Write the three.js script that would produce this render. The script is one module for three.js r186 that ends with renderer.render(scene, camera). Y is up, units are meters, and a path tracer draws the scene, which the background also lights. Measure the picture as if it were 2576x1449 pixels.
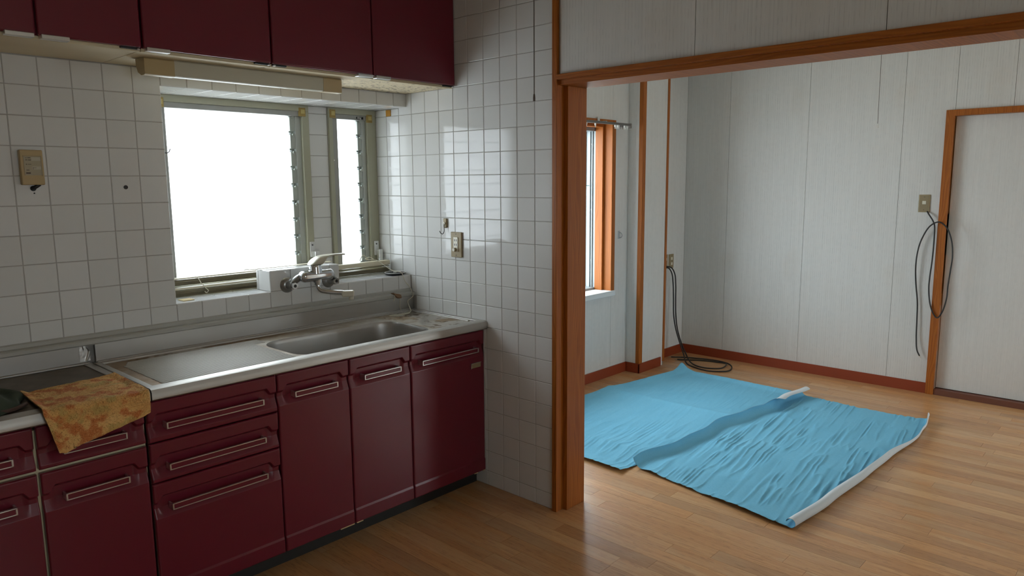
import * as THREE from 'three';
import { RoundedBoxGeometry } from 'three/addons/geometries/RoundedBoxGeometry.js';
import { mergeGeometries, toCreasedNormals } from 'three/addons/utils/BufferGeometryUtils.js';
import { RectAreaLightUniformsLib } from 'three/addons/lights/RectAreaLightUniformsLib.js';

// ------------------------------------------------------------------ camera, sky, exposure
RectAreaLightUniformsLib.init();
const scene = new THREE.Scene();
const camera = new THREE.PerspectiveCamera(43.15, 2576 / 1449, 0.05, 200);
camera.position.set(-2.3541, 1.4402, 2.8825);
camera.rotation.set(-0.1456, -0.8237, -0.0077, 'YXZ');
scene.add(camera);
const renderer = new THREE.WebGLRenderer({ antialias: true });
renderer.toneMapping = THREE.LinearToneMapping;
renderer.toneMappingExposure = 1.2;
renderer.shadowMap.enabled = true;
scene.background = new THREE.Color().setRGB(0.88, 0.945, 1.0);     // even, overcast sky
scene.backgroundIntensity = 6;
// the share of the overcast daylight that stands in each window opening, just outside the glass and as large as the opening
function daylight(x0, x1, y0, y1, z, towards) {
  const l = new THREE.RectAreaLight(new THREE.Color().setRGB(0.88, 0.945, 1.0), 3, x1 - x0, y1 - y0);
  l.name = 'window_daylight'; l.position.set((x0 + x1) / 2, (y0 + y1) / 2, z); l.lookAt((x0 + x1) / 2, (y0 + y1) / 2, z + towards); scene.add(l);
}
daylight(-1.11, -0.43, 1.0, 1.78, -0.40, 1); daylight(-0.26, -0.04, 1.0, 1.78, -0.40, 1);     // the two louvre windows
daylight(0.45, 1.97, 0.66, 1.79, -0.45, 1);                                                   // window of the room
daylight(-2.25, -1.42, 1.0, 1.78, 4.58, -1); daylight(2.2, 3.0, 0.25, 1.9, 4.58, -1);         // fill light of the two unseen windows added behind the camera

// ------------------------------------------------------------------ helpers
let seed = 7;
const rnd = () => { seed = (seed * 1664525 + 1013904223) >>> 0; return seed / 4294967296; };
const rr = (a, b) => a + (b - a) * rnd();
const lerp = (a, b, t) => a + (b - a) * t;
const clamp = (x, a = 0, b = 1) => Math.min(b, Math.max(a, x));
const sstep = (a, b, x) => { const t = clamp((x - a) / (b - a)); return t * t * (3 - 2 * t); };
const V = (x, y, z) => new THREE.Vector3(x, y, z);
const used = {};
function numbered(n) { const k = used[n] = (used[n] ?? -1) + 1; return k ? `${n}_${String(k).padStart(3, '0')}` : n; }
function shadow(o) { o.castShadow = o.receiveShadow = true; return o; }
function part(name, geo, mat, parent) { const m = shadow(new THREE.Mesh(geo, mat)); m.name = name; parent.add(m); return m; }
function tag(o, label, category, group, kind) {
  o.userData.label = label; o.userData.category = category;
  if (group) o.userData.group = group;
  if (kind) o.userData.kind = kind;
  return o;
}
function thing(name, label, category, pos = [0, 0, 0], group, kind) {
  const g = new THREE.Group(); g.name = numbered(name); g.position.set(...pos); scene.add(g);
  return tag(g, label, category, group, kind);
}
function solo(name, geo, mat, label, category, group, kind) { const m = part(numbered(name), geo, mat, scene); return tag(m, label, category, group, kind); }
// uv in metres by the side a face looks to
function uvBox(g, ru = 1, rv = 1, turn = false, ou = 0, ov = 0) {
  if (g.index) g = g.toNonIndexed();
  const p = g.attributes.position, n = g.attributes.normal, uv = new Float32Array(p.count * 2);
  for (let i = 0; i < p.count; i++) {
    const ax = Math.abs(n.getX(i)), ay = Math.abs(n.getY(i)), az = Math.abs(n.getZ(i));
    let u, v;
    if (ay >= ax && ay >= az) { u = p.getX(i); v = p.getZ(i); } else if (ax >= az) { u = p.getZ(i); v = p.getY(i); } else { u = p.getX(i); v = p.getY(i); }
    if (turn) [u, v] = [v, u];
    uv[2 * i] = u * ru + ou; uv[2 * i + 1] = v * rv + ov;
  }
  g.setAttribute('uv', new THREE.BufferAttribute(uv, 2)); return g;
}
// box from its corners
function bx(x0, x1, y0, y1, z0, z1, r = 0, turn = false) {
  const w = x1 - x0, h = y1 - y0, d = z1 - z0;
  let g = r ? new RoundedBoxGeometry(w, h, d, 2, Math.min(r, w / 2.01, h / 2.01, d / 2.01)) : new THREE.BoxGeometry(w, h, d);
  g.translate((x0 + x1) / 2, (y0 + y1) / 2, (z0 + z1) / 2);
  return uvBox(g, 1, 1, turn);
}
function merge(list) {
  return mergeGeometries(list.map((g) => {
    g = g.index ? g.toNonIndexed() : g;
    for (const k of Object.keys(g.attributes)) if (!['position', 'normal', 'uv'].includes(k)) g.deleteAttribute(k);
    if (!g.attributes.uv) g.setAttribute('uv', new THREE.BufferAttribute(new Float32Array(g.attributes.position.count * 2), 2));
    return g;
  }));
}
const tube = (pts, r, seg = 60, rad = 8, closed = false) => new THREE.TubeGeometry(new THREE.CatmullRomCurve3(pts.map((p) => V(...p)), closed, 'centripetal'), seg, r, rad, closed);
function cyl(a, b, r0, r1 = r0, n = 20) {
  const A = V(...a), B = V(...b), g = new THREE.CylinderGeometry(r1, r0, A.distanceTo(B), n);
  g.applyQuaternion(new THREE.Quaternion().setFromUnitVectors(V(0, 1, 0), B.clone().sub(A).normalize()));
  return g.translate(...A.add(B).multiplyScalar(0.5).toArray());
}
function extrudeX(poly, x0, x1) {                    // polygon of [z, y] swept along x
  const s = new THREE.Shape(poly.map(([z, y]) => new THREE.Vector2(-z, y)));
  let g = new THREE.ExtrudeGeometry(s, { depth: x1 - x0, bevelEnabled: false });
  g.rotateY(Math.PI / 2); g.translate(x0, 0, 0);
  return uvBox(toCreasedNormals(g, 0.6));
}
// grid surface from a function (u, v) -> [x, y, z]; uv from [s, t]
function grid(nu, nv, f, uvf, flip) {
  const pos = [], uv = [], idx = [];
  for (let j = 0; j <= nv; j++) for (let i = 0; i <= nu; i++) {
    const u = i / nu, v = j / nv; pos.push(...f(u, v)); uv.push(...(uvf ? uvf(u, v) : [u, v]));
  }
  for (let j = 0; j < nv; j++) for (let i = 0; i < nu; i++) { const a = j * (nu + 1) + i, b = a + 1, c = a + nu + 1, d = c + 1; flip ? idx.push(a, d, b, a, c, d) : idx.push(a, b, d, a, d, c); }
  const g = new THREE.BufferGeometry();
  g.setAttribute('position', new THREE.Float32BufferAttribute(pos, 3)); g.setAttribute('uv', new THREE.Float32BufferAttribute(uv, 2)); g.setIndex(idx);
  g.computeVertexNormals(); return g;
}
function offsetSheet(g, d) {                          // the other side of a sheet, d along its normals, turned over
  const o = g.clone(), p = o.attributes.position, n = g.attributes.normal, ix = Array.from(g.index.array);
  for (let i = 0; i < p.count; i++) p.setXYZ(i, p.getX(i) + n.getX(i) * d, p.getY(i) + n.getY(i) * d, p.getZ(i) + n.getZ(i) * d);
  for (let i = 0; i < ix.length; i += 3) [ix[i], ix[i + 1]] = [ix[i + 1], ix[i]];
  o.setIndex(ix); o.computeVertexNormals(); return o;
}

// ------------------------------------------------------------------ textures
const hash = (x, y, s) => { let h = (x * 374761393 + y * 668265263 + s * 982451653) | 0; h = Math.imul(h ^ (h >>> 13), 1274126177); h ^= h >>> 16; return (h >>> 0) / 4294967296; };
function noise(x, y, px, py, s = 0) {                 // tileable value noise
  const ix = Math.floor(x), iy = Math.floor(y), fx = x - ix, fy = y - iy, sx = fx * fx * (3 - 2 * fx), sy = fy * fy * (3 - 2 * fy);
  const w = (a, p) => ((a % p) + p) % p, h = (a, b) => hash(w(a, px), w(b, py), s);
  return lerp(lerp(h(ix, iy), h(ix + 1, iy), sx), lerp(h(ix, iy + 1), h(ix + 1, iy + 1), sx), sy);
}
function fbm(u, v, fx, fy, oct = 4, s = 0) { let a = 0, w = 0.5, t = 0; for (let k = 0; k < oct; k++) { a += w * noise(u * fx, v * fy, fx, fy, s + k); t += w; w *= 0.5; fx *= 2; fy *= 2; } return a / t; }
function tex(w, h, f, srgb = true, repeat) {
  const d = new Uint8Array(w * h * 4);
  for (let j = 0; j < h; j++) for (let i = 0; i < w; i++) { const c = f((i + 0.5) / w, (j + 0.5) / h), k = 4 * (j * w + i); for (let q = 0; q < 3; q++) d[k + q] = clamp(c[q], 0, 255); d[k + 3] = 255; }
  const t = new THREE.DataTexture(d, w, h, THREE.RGBAFormat);
  t.magFilter = THREE.LinearFilter; t.minFilter = THREE.LinearMipmapLinearFilter; t.generateMipmaps = true;
  t.wrapS = t.wrapT = THREE.RepeatWrapping; if (srgb) t.colorSpace = THREE.SRGBColorSpace;
  if (repeat) t.repeat.set(...repeat);
  t.needsUpdate = true; return t;
}
const mixc = (a, b, t) => [lerp(a[0], b[0], t), lerp(a[1], b[1], t), lerp(a[2], b[2], t)];
const std = (o) => new THREE.MeshStandardMaterial(o);
const phy = (o) => new THREE.MeshPhysicalMaterial(o);
const lin = (r, g, b) => new THREE.Color().setRGB(r, g, b);

// floor boards: grain along v
const floorTex = tex(512, 1024, (u, v) => {
  const warp = fbm(u, v, 4, 3, 3, 3) * 0.12, g = fbm(u + warp, v, 46, 3, 4, 11), f = fbm(u, v, 160, 12, 2, 5), pore = fbm(u, v, 200, 26, 2, 9) > 0.7 ? 1 : 0, cloud = fbm(u, v, 5, 4, 4, 21);
  let c = mixc([190, 138, 88], [212, 166, 116], g);
  c = mixc(c, [164, 112, 68], 0.2 * f); if (pore) c = mixc(c, [126, 86, 52], 0.3);
  return mixc(c, [206, 178, 142], 0.35 * sstep(0.4, 0.7, cloud));
}, true, [1 / 0.6, 1 / 1.2]);
const floorBump = tex(512, 512, (u, v) => { const g = fbm(u, v, 160, 12, 3, 5), sc = fbm(u + v * 0.4, v, 90, 7, 2, 31) > 0.68 ? -40 : 0; const k = 128 + 70 * (g - 0.5) + sc; return [k, k, k]; }, false, [1 / 0.6, 1 / 1.2]);
const floorRough = tex(256, 256, (u, v) => { const k = 255 * (0.30 + 0.22 * fbm(u, v, 9, 5, 4, 41)); return [k, k, k]; }, false, [1 / 0.6, 1 / 1.2]);
const floorMats = [[1, 1, 1], [0.9, 0.89, 0.88], [1.07, 1.06, 1.04], [0.82, 0.8, 0.79], [0.97, 0.93, 0.89]].map((c, i) => {
  const m = floorTex.clone(); m.offset.set(0.17 * i, 0.31 * i); m.needsUpdate = true;
  return phy({ map: m, color: lin(1.03 * c[0], 1.02 * c[1], 1.0 * c[2]), roughness: 1, roughnessMap: floorRough, bumpMap: floorBump, bumpScale: 0.0006, clearcoat: 0.5, clearcoatRoughness: 0.17 });
});
const floorBase = std({ color: lin(0.1, 0.055, 0.03), roughness: 0.8 });

// orange varnished timber: grain along v
const timberTex = tex(256, 1024, (u, v) => {
  const w = fbm(u, v, 3, 2, 3, 51) * 0.35, g = 0.5 + 0.5 * Math.sin((u + w) * 40 * Math.PI), f = fbm(u, v, 80, 8, 3, 53);
  let c = mixc([142, 76, 22], [180, 106, 38], 0.45 * g + 0.55 * f);
  return mixc(c, [120, 62, 26], 0.35 * sstep(0.62, 0.8, fbm(u, v, 30, 3, 3, 57)));
}, true, [1 / 0.25, 1 / 1.0]);
const timber = phy({ map: timberTex, roughness: 0.5, specularIntensity: 0.6, clearcoat: 0.08, clearcoatRoughness: 0.3 });
const timberH = phy({ map: (() => { const t = timberTex.clone(); t.rotation = Math.PI / 2; t.needsUpdate = true; return t; })(), roughness: 0.5, specularIntensity: 0.6, clearcoat: 0.08, clearcoatRoughness: 0.3 });
const baseboardMat = std({ color: '#8c3a1c', roughness: 0.45 });
const sillBrown = std({ color: '#6d4334', roughness: 0.5 });

// printed plywood panels: faint upright streaks
const panelTex = tex(1024, 512, (u, v) => {
  const a = fbm(u, v, 300, 6, 2, 61), t = u * 84, f = t - Math.floor(t), row = Math.floor(t), dash = noise(row + 0.5, v * 60, 84, 60, 62), line = (Math.abs(f - 0.5) < 0.09 ? 1 : 0) * sstep(0.35, 0.7, dash), st = fbm(u, v, 5, 3, 4, 67);
  const k = 215 + 10 * (a - 0.5) - 11 * line;
  return mixc([k, k, k - 1], [k - 5, k - 9, k - 14], 0.5 * sstep(0.6, 0.85, st));
}, true, [1 / 1.22, 1 / 1.2]);
const panelBump = tex(1024, 128, (u, v) => { const t = u * 84, f = t - Math.floor(t), k = 150 - 70 * (Math.abs(f - 0.5) < 0.09 ? 1 : 0) + 20 * (fbm(u, v, 300, 6, 2, 61) - 0.5); return [k, k, k]; }, false, [1 / 1.22, 1 / 1.2]);
const panelMat = std({ map: panelTex, color: lin(1, 0.985, 0.955), roughness: 0.55, bumpMap: panelBump, bumpScale: 0.0005 });
const seamMat = std({ color: lin(0.2, 0.18, 0.15), roughness: 0.9 });
const plaster = std({ color: lin(0.78, 0.70, 0.58), roughness: 0.9 });

// tiles
const tileMats = [[0.70, 0.695, 0.675], [0.685, 0.68, 0.66], [0.715, 0.71, 0.695]].map((c) => phy({ color: lin(...c), roughness: 0.04, specularIntensity: 0.6 }));
const grout = std({ color: lin(0.40, 0.38, 0.35), roughness: 0.9 });

// cabinets
const wine = phy({ color: lin(0.15, 0.011, 0.024), roughness: 0.3, specularIntensity: 0.8, clearcoat: 0.3, clearcoatRoughness: 0.16 });
const kickMat = std({ color: lin(0.018, 0.017, 0.015), roughness: 0.6 });
const creamMat = std({ color: '#d8cba9', roughness: 0.6 });
const chipMat = std({ color: '#c9b48a', roughness: 0.9 });
const underTex = tex(512, 256, (u, v) => {
  const sp = fbm(u, v, 180, 60, 2, 71), patch = sstep(0.68, 0.8, u + 0.25 * (fbm(u, v, 6, 4, 3, 73) - 0.5));
  const c = mixc([226, 212, 182], [212, 196, 162], fbm(u, v, 5, 4, 3, 75));
  return sp > 0.69 ? mixc(c, [70, 55, 40], 0.75 * patch) : c;
});
const silver = std({ color: lin(0.72, 0.72, 0.7), metalness: 1, roughness: 0.28 });
const chrome = std({ color: lin(0.62, 0.64, 0.66), metalness: 1, roughness: 0.1 });
const dullChrome = std({ color: lin(0.36, 0.36, 0.35), metalness: 1, roughness: 0.3 });
const creamPlastic = phy({ color: '#d8d2bf', roughness: 0.28 });
const beige = phy({ color: '#b29a6c', roughness: 0.45 });
const beigeDark = phy({ color: '#9b8a68', roughness: 0.5 });
const whitePlastic = phy({ color: '#d9d8d2', roughness: 0.35 });
const blackMat = std({ color: lin(0.012, 0.011, 0.011), roughness: 0.45 });
const ledgeMat = std({ color: lin(0.42, 0.41, 0.37), roughness: 0.4 });

// ------------------------------------------------------------------ the setting: floor
const XF = 3.05, ZW = -0.17, ZS = 4.4, XK = -3.4, H = 2.42, WT = 0.15;
{
  const floor = part('floor', bx(XK - 0.2, XF + 1.2, -0.08, -0.0025, -0.5, ZS + 0.2), floorBase, scene);
  tag(floor, 'worn brown wooden strip floor running through kitchen and white room', 'floor', null, 'structure');
  const W = 0.0757, fr = new THREE.Frustum(), inFrame = (x, z) => {
    const p = V(x, 0, z).project(camera); return p.z < 1 && Math.abs(p.x) < 1.06 && Math.abs(p.y) < 1.08;
  };
  camera.updateMatrixWorld(); camera.updateProjectionMatrix();
  const rest = []; const seen = [];
  let k = 0;
  for (let x = XK; x < XF + 0.05; x += W, k++) {
    let z = -0.4 - rr(0, 0.9);
    while (z < ZS) {
      const len = [0.6, 0.9, 1.2, 0.45][Math.floor(rnd() * 4)], z0 = Math.max(z, x < 0.1 ? 0.3 : -0.4), z1 = Math.min(z + len, ZS);
      z += len;
      if (z1 - z0 < 0.03) continue;
      const dy = rr(-0.0002, 0.0002);
      let g = new THREE.BoxGeometry(W - 0.0009, 0.0025, z1 - z0 - 0.0009); g.translate(x + W / 2, -0.00125 + dy, (z0 + z1) / 2);
      g = uvBox(g, 1, 1, false, rnd() * 3, rnd() * 3);
      const mi = Math.floor(rnd() * 5);
      let vis = false; for (let t = 0; t <= 6; t++) { const zz = lerp(z0, z1, t / 6); if (inFrame(x + W / 2, zz) && !(x < 0 && zz < 0.46) && !(zz < ZW) && !(x > 0.75 && x < 2.3 && zz > 0.3 && zz < 1.7)) vis = true; }
      const d = Math.hypot(x - camera.position.x, (z0 + z1) / 2 - camera.position.z);
      (vis ? seen : rest).push({ g, mi, d });
    }
  }
  seen.sort((a, b) => a.d - b.d);
  seen.forEach((s, i) => { if (i < 298) part('plank', s.g, floorMats[s.mi], floor); else rest.push(s); });
  for (let m = 0; m < 5; m++) { const l = rest.filter((r) => r.mi === m); if (l.length) { const r = part('plank_field', merge(l.map((a) => a.g)), floorMats[m], floor); r.userData.kind = 'stuff'; } }
}
// ceilings
tag(part('ceiling', bx(XK - 0.2, XF + 1.2, H, H + 0.12, -0.6, ZS + 0.2), plaster, scene), 'plain off-white ceiling over kitchen and room', 'ceiling', null, 'structure');

// tile helper: a glazed tile with chamfered edges, looking to +z, front at z = 0
const tileCache = {};
function tileGeo(w, h) {
  const key = w.toFixed(4) + 'x' + h.toFixed(4); if (tileCache[key]) return tileCache[key];
  const c = 0.0016, d = 0.006, j = 0.0011, x = w / 2 - j, y = h / 2 - j;
  const F = [[-x + c, -y + c, 0], [x - c, -y + c, 0], [x - c, y - c, 0], [-x + c, y - c, 0]], S = [[-x, -y, -c], [x, -y, -c], [x, y, -c], [-x, y, -c]], B = [[-x, -y, -d], [x, -y, -d], [x, y, -d], [-x, y, -d]];
  const p = []; const quad = (a, b, e, f) => p.push(...a, ...b, ...e, ...a, ...e, ...f);
  quad(...F); for (let i = 0; i < 4; i++) { const n = (i + 1) % 4; quad(S[i], S[n], F[n], F[i]); quad(B[i], B[n], S[n], S[i]); }
  const g = new THREE.BufferGeometry(); g.setAttribute('position', new THREE.Float32BufferAttribute(p, 3)); g.computeVertexNormals();
  return tileCache[key] = g;
}
function tile(parent, w, h, at, turn) {               // turn: [rx, ry]
  const t = part('tile', tileGeo(w, h), tileMats[Math.floor(rnd() * 3)], parent);
  t.position.set(...at); t.rotation.set(turn[0] + rr(-1, 1) * 0.0022, turn[1] + rr(-1, 1) * 0.0022, 0, 'YXZ'); return t;
}
// ---- back wall of the kitchen (window wall), front of its tiles at z = 0
const RX0 = -1.180, RY0 = 0.974, RY1 = 1.805, WZ = -0.26, BT = 0.0018;
{
  const z1 = -BT, z0 = -0.42;
  const wall = part('wall_back', merge([
    bx(XK - 0.2, RX0 - BT, 0, H, z0, z1), bx(RX0 - BT, 0, 0, RY0 - BT, z0, z1), bx(RX0 - BT, 0, RY1 + BT, H, z0, z1),
    bx(-0.395, -0.284, RY0 - BT, RY1 + BT, z0, WZ - BT),
    bx(-0.778 + BT, -0.427 - BT, RY0 - BT, 1.065 - BT, -0.12, z1),
  ]), grout, scene);
  tag(wall, 'kitchen wall of square white glazed tiles around the louvre windows', 'wall', null, 'structure');
  const F = [0, 0];
  for (let k = 0; k < 7; k++) for (let y = 0.87; y < 1.85; y += 0.1) { const h = y > 1.76 ? 0.096 : 0.1; tile(wall, 0.1, h, [-1.229 - 0.1 * k, y + h / 2, 0], F); }
  for (let i = 0; i < 12; i++) {
    const x0 = -1.179 + 0.1 * i, w = i === 11 ? 0.079 : 0.1, x = x0 + w / 2;
    tile(wall, w, 0.063, [x, 1.8365, 0], F);                               // above the recess
    tile(wall, w, 0.1, [x, 0.923, 0], F);                                  // apron
    const box = x0 > -0.79 && x0 < -0.42;
    for (const [a, b] of [[0, 0.1], [0.1, 0.2], [0.2, 0.258]]) tile(wall, w, b - a, [x, RY1, -(a + b) / 2], [Math.PI / 2, 0]);      // soffit
    for (const [a, b] of [[0, 0.1], [0.1, 0.2], [0.2, 0.258]]) if (!(box && a < 0.05 && x0 > -0.7 && x0 < -0.5)) tile(wall, w, b - a, [x, RY0, -(a + b) / 2], [-Math.PI / 2, 0]);   // sill
  }
  for (let y = 0.97; y < 1.8; y += 0.1) { const y0 = Math.max(y, RY0), y1 = Math.min(y + 0.1, RY1); tile(wall, 0.105, y1 - y0, [-0.3395, (y0 + y1) / 2, WZ], F); }
  // the tiled block that carries the tap
  for (const [a, b] of [[-0.778, -0.679], [-0.679, -0.579], [-0.579, -0.479], [-0.479, -0.427]]) {
    tile(wall, b - a, 0.091, [(a + b) / 2, 1.0195, 0.0005], F); tile(wall, b - a, 0.12, [(a + b) / 2, 1.065, -0.06], [-Math.PI / 2, 0]);
  }
  for (const [a, b] of [[0, 0.1], [0.1, 0.12]]) { tile(wall, b - a, 0.091, [-0.778, 1.0195, -(a + b) / 2], [0, -Math.PI / 2]); tile(wall, b - a, 0.091, [-0.427, 1.0195, -(a + b) / 2], [0, Math.PI / 2]); }
  for (let y = 0.97; y < 1.8; y += 0.1) for (const [a, b] of [[0, 0.1], [0.1, 0.2], [0.2, 0.258]]) { const y0 = Math.max(y, RY0), y1 = Math.min(y + 0.1, RY1); tile(wall, b - a, y1 - y0, [RX0, (y0 + y1) / 2, -(a + b) / 2], [0, Math.PI / 2]); }
  // drilled holes
  const hole = (x, y, r, n) => { const g = new THREE.CylinderGeometry(r, r, 0.0016, 20); g.rotateX(Math.PI / 2); g.translate(x, y, 0.0006); part(n, g, blackMat, wall); };
  hole(-1.331, 1.429, 0.0075, 'drilled_hole'); hole(-1.626, 1.428, 0.009, 'drilled_hole'); hole(-1.624, 1.412, 0.0025, 'screw_hole');
}
// ---- partition: tiled stub, post and lintel towards the other room; kitchen face at x = 0
{
  const wall = part('wall_right', merge([bx(BT, WT, 0, H, -0.42, 0.942), bx(0.004, WT - 0.004, 1.86, H, 0.942, 3.8), bx(0, WT, 0, H, 3.8, ZS)]), grout, scene);
  tag(wall, 'short kitchen side wall of white glazed tiles with pale panels over the opening', 'wall', null, 'structure');
  const Z = (m) => 0.038 + 0.1 * (m - 2);
  for (let m = -1; m < 11; m++) for (let n = 0; n <= 23; n++) {
    let z0 = Z(m), z1 = m === 10 ? 0.942 : Z(m + 1), y0 = n === 0 ? 0 : -0.03 + 0.1 * n, y1 = 0.07 + 0.1 * n;
    if (z0 < WZ) z0 = WZ;
    const zc = (z0 + z1) / 2, yc = (y0 + y1) / 2;
    if (zc < 0.40 && yc < 0.72) continue;             // behind the base cabinet
    if (zc < 0.30 && yc > 1.93) continue;             // behind the wall cabinet
    if (z0 < 0) {
      if (yc < RY0 - 0.05 || yc > RY1 + 0.05) { if (z1 <= 0.001) continue; z0 = 0.0; if (yc < 0.86) continue; }
      else { if (y0 < RY0) { if (z1 > 0.01) y0 = y0; else y0 = RY0; } if (y1 > RY1 && z1 <= 0.01) y1 = RY1; }
    }
    if (y1 - y0 < 0.012 || z1 - z0 < 0.012) continue;
    tile(wall, z1 - z0, y1 - y0, [0, (y0 + y1) / 2, (z0 + z1) / 2], [0, -Math.PI / 2]);
  }
  const cuts = [0.975, 1.574, 2.19, 2.80, 3.41, 3.8];
  for (let i = 0; i + 1 < cuts.length; i++) {
    part('panel', bx(-0.001, 0.004, 1.862, H, cuts[i] + 0.0012, cuts[i + 1] - 0.0012), panelMat, wall);
    part('panel', bx(WT - 0.004, WT, 1.862, H, cuts[i] + 0.0012, cuts[i + 1] - 0.0012), panelMat, wall);
  }
  part('panel', bx(WT, WT + 0.004, 0, H, ZW, 0.965), panelMat, wall);
}
// ---- post and lintel
{
  const post = part('trim_1', merge([bx(-0.012, 0.036, 0, H, 0.942, 0.967, 0.002), bx(0.036, WT + 0.012, 0, 1.822, 0.935, 0.988, 0.002)]), timber, scene);
  tag(post, 'orange-brown wooden door post with a stepped groove beside the tiles', 'door post', null, 'structure');
  const end = bx(-0.012, WT + 0.012, 0, 1.83, 3.78, 3.82, 0.002);
  tag(part('trim_2', end, timber, scene), 'wooden post at the far end of the wide opening', 'door post', null, 'structure');
  const lin_ = part('trim_3', merge([bx(-0.024, 0.03, 1.842, 1.862, 0.972, 3.8, 0.002), bx(0.0, 0.036, 1.822, 1.842, 0.967, 3.8), bx(0.036, WT + 0.012, 1.822, 1.861, 0.96, 3.8, 0.002)].map((g) => uvBox(g, 1, 1, false))), timberH, scene);
  tag(lin_, 'long brown wooden lintel over the wide opening', 'lintel', null, 'structure');
}
// ---- outer walls out of view
tag(part('wall_left', bx(XK - 0.15, XK, 0, H, 0, ZS), plaster, scene), 'plain kitchen end wall', 'wall', null, 'structure');

// ---- room: window wall (z = ZW), boxed pillar, far wall (x = XF)
const WX0 = 0.42, WX1 = 2.006, WY0 = 0.622, WY1 = 1.85;
{
  const z0 = -0.30, z1 = ZW - 0.004;
  const wall = part('wall_window', merge([bx(WT, WX0, 0, H, z0, z1), bx(WX1, XF + 0.2, 0, H, z0, z1), bx(WX0, WX1, 0, WY0, z0, z1), bx(WX0, WX1, WY1, H, z0, z1)]), seamMat, scene);
  tag(wall, 'white panelled wall with the narrow wooden window', 'wall', null, 'structure');
  const P = (x0, x1, y0, y1) => part('panel', bx(x0 + 0.001, x1 - 0.001, y0, y1, z1, ZW), panelMat, wall);
  P(WT, WX0, 0, H); P(WX0, WX1, 0, WY0); P(WX0, WX1, WY1, H); P(WX1, 2.21, 0, H); P(2.21, 2.56, 0, H); P(2.56, XF, 0, H);
}
{
  const x0 = 2.212, x1 = 2.565, zf = -0.052;
  const b = part('wall_pillar', bx(x0 + 0.003, x1 - 0.003, 0, H, ZW, zf - 0.003), seamMat, scene);
  tag(b, 'white boxed pillar with wooden corner strips standing out from the window wall', 'pillar', null, 'structure');
  part('panel', bx(x0 + 0.03, x1 - 0.02, 0.0, H, zf - 0.003, zf), panelMat, b);
  part('panel', bx(x0, x0 + 0.003, 0.0, H, ZW, zf - 0.03), panelMat, b);
  part('panel', bx(x1 - 0.003, x1, 0.0, H, ZW, zf - 0.02), panelMat, b);
  part('corner_strip', merge([bx(x0 - 0.004, x0 + 0.038, 0.066, H, zf - 0.004, zf + 0.005, 0.002), bx(x0 - 0.005, x0 + 0.004, 0.066, H, zf - 0.028, zf + 0.004, 0.002)]), timber, b);
  part('corner_strip', bx(x1 - 0.022, x1 + 0.006, 0.03, H, zf - 0.024, zf + 0.005, 0.002), timber, b);
}
const DZ0 = 1.735, DZ1 = 2.56, DY1 = 1.83;
{
  const x0 = XF + 0.004, x1 = XF + 0.12;
  const wall = part('wall_far', merge([bx(x0, x1, 0, H, ZW - 0.1, DZ0), bx(x0, x1, DY1, H, DZ0, DZ1), bx(x0, x1, 0, H, DZ1, ZS)]), seamMat, scene);
  tag(wall, 'white panelled far wall of the room with a recessed door', 'wall', null, 'structure');
  const P = (a, b, y0 = 0, y1 = H) => part('panel', bx(XF, x0, y0, y1, a + 0.001, b - 0.001), panelMat, wall);
  P(ZW, 0.2); P(0.2, 0.81); P(0.81, 1.435); P(1.435, 1.735); P(DZ0, 2.045, DY1, H); P(2.045, DZ1, DY1, H); P(DZ1, 3.2); P(3.2, 3.8); P(3.8, ZS);
}
// baseboards
{
  const h = 0.072, t = 0.01;
  const B = (name, g, label) => tag(part(name, g, baseboardMat, scene), label, 'baseboard', null, 'structure');
  B('baseboard_window', bx(WT, 2.202, 0, h, ZW, ZW + t, 0.001), 'reddish brown baseboard under the narrow window');
  B('baseboard_pillar', merge([bx(2.202, 2.212, 0, h, ZW, -0.042, 0.001), bx(2.202, 2.512, 0, h, -0.052, -0.042, 0.001)]), 'reddish brown baseboard around the boxed pillar');
  B('baseboard_corner', bx(2.565, XF, 0, h, ZW, ZW + t, 0.001), 'reddish brown baseboard behind the black cables');
  B('baseboard_far', bx(XF - t, XF, 0, h, ZW, 1.69, 0.001), 'reddish brown baseboard along the far white wall');
}
// door in the far wall
{
  const d = thing('door_1', 'white sliding door with fine upright stripes in a brown wooden frame', 'door', [0, 0, 0], null, 'structure');
  part('door_leaf', uvBox(bx(XF + 0.035, XF + 0.068, 0.042, DY1, DZ0 + 0.002, DZ1, 0.002), 1.7, 1), panelMat, d);
  part('frame', merge([bx(XF - 0.02, XF + 0.10, 0, 1.868, 1.688, DZ0, 0.002)]), timber, d);
  part('frame_head', bx(XF - 0.02, XF + 0.10, DY1, 1.868, DZ0, DZ1 + 0.05, 0.002, true), timberH, d);
  part('frame', bx(XF - 0.02, XF + 0.10, 0, 1.868, DZ1, DZ1 + 0.045, 0.002), timber, d);
  part('threshold', bx(XF - 0.012, XF + 0.10, 0, 0.038, DZ0, DZ1, 0.002), sillBrown, d);
  part('closet_back', bx(XF + 0.12, XF + 0.14, 0, H, DZ0 - 0.1, DZ1 + 0.1), plaster, d);
}
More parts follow.
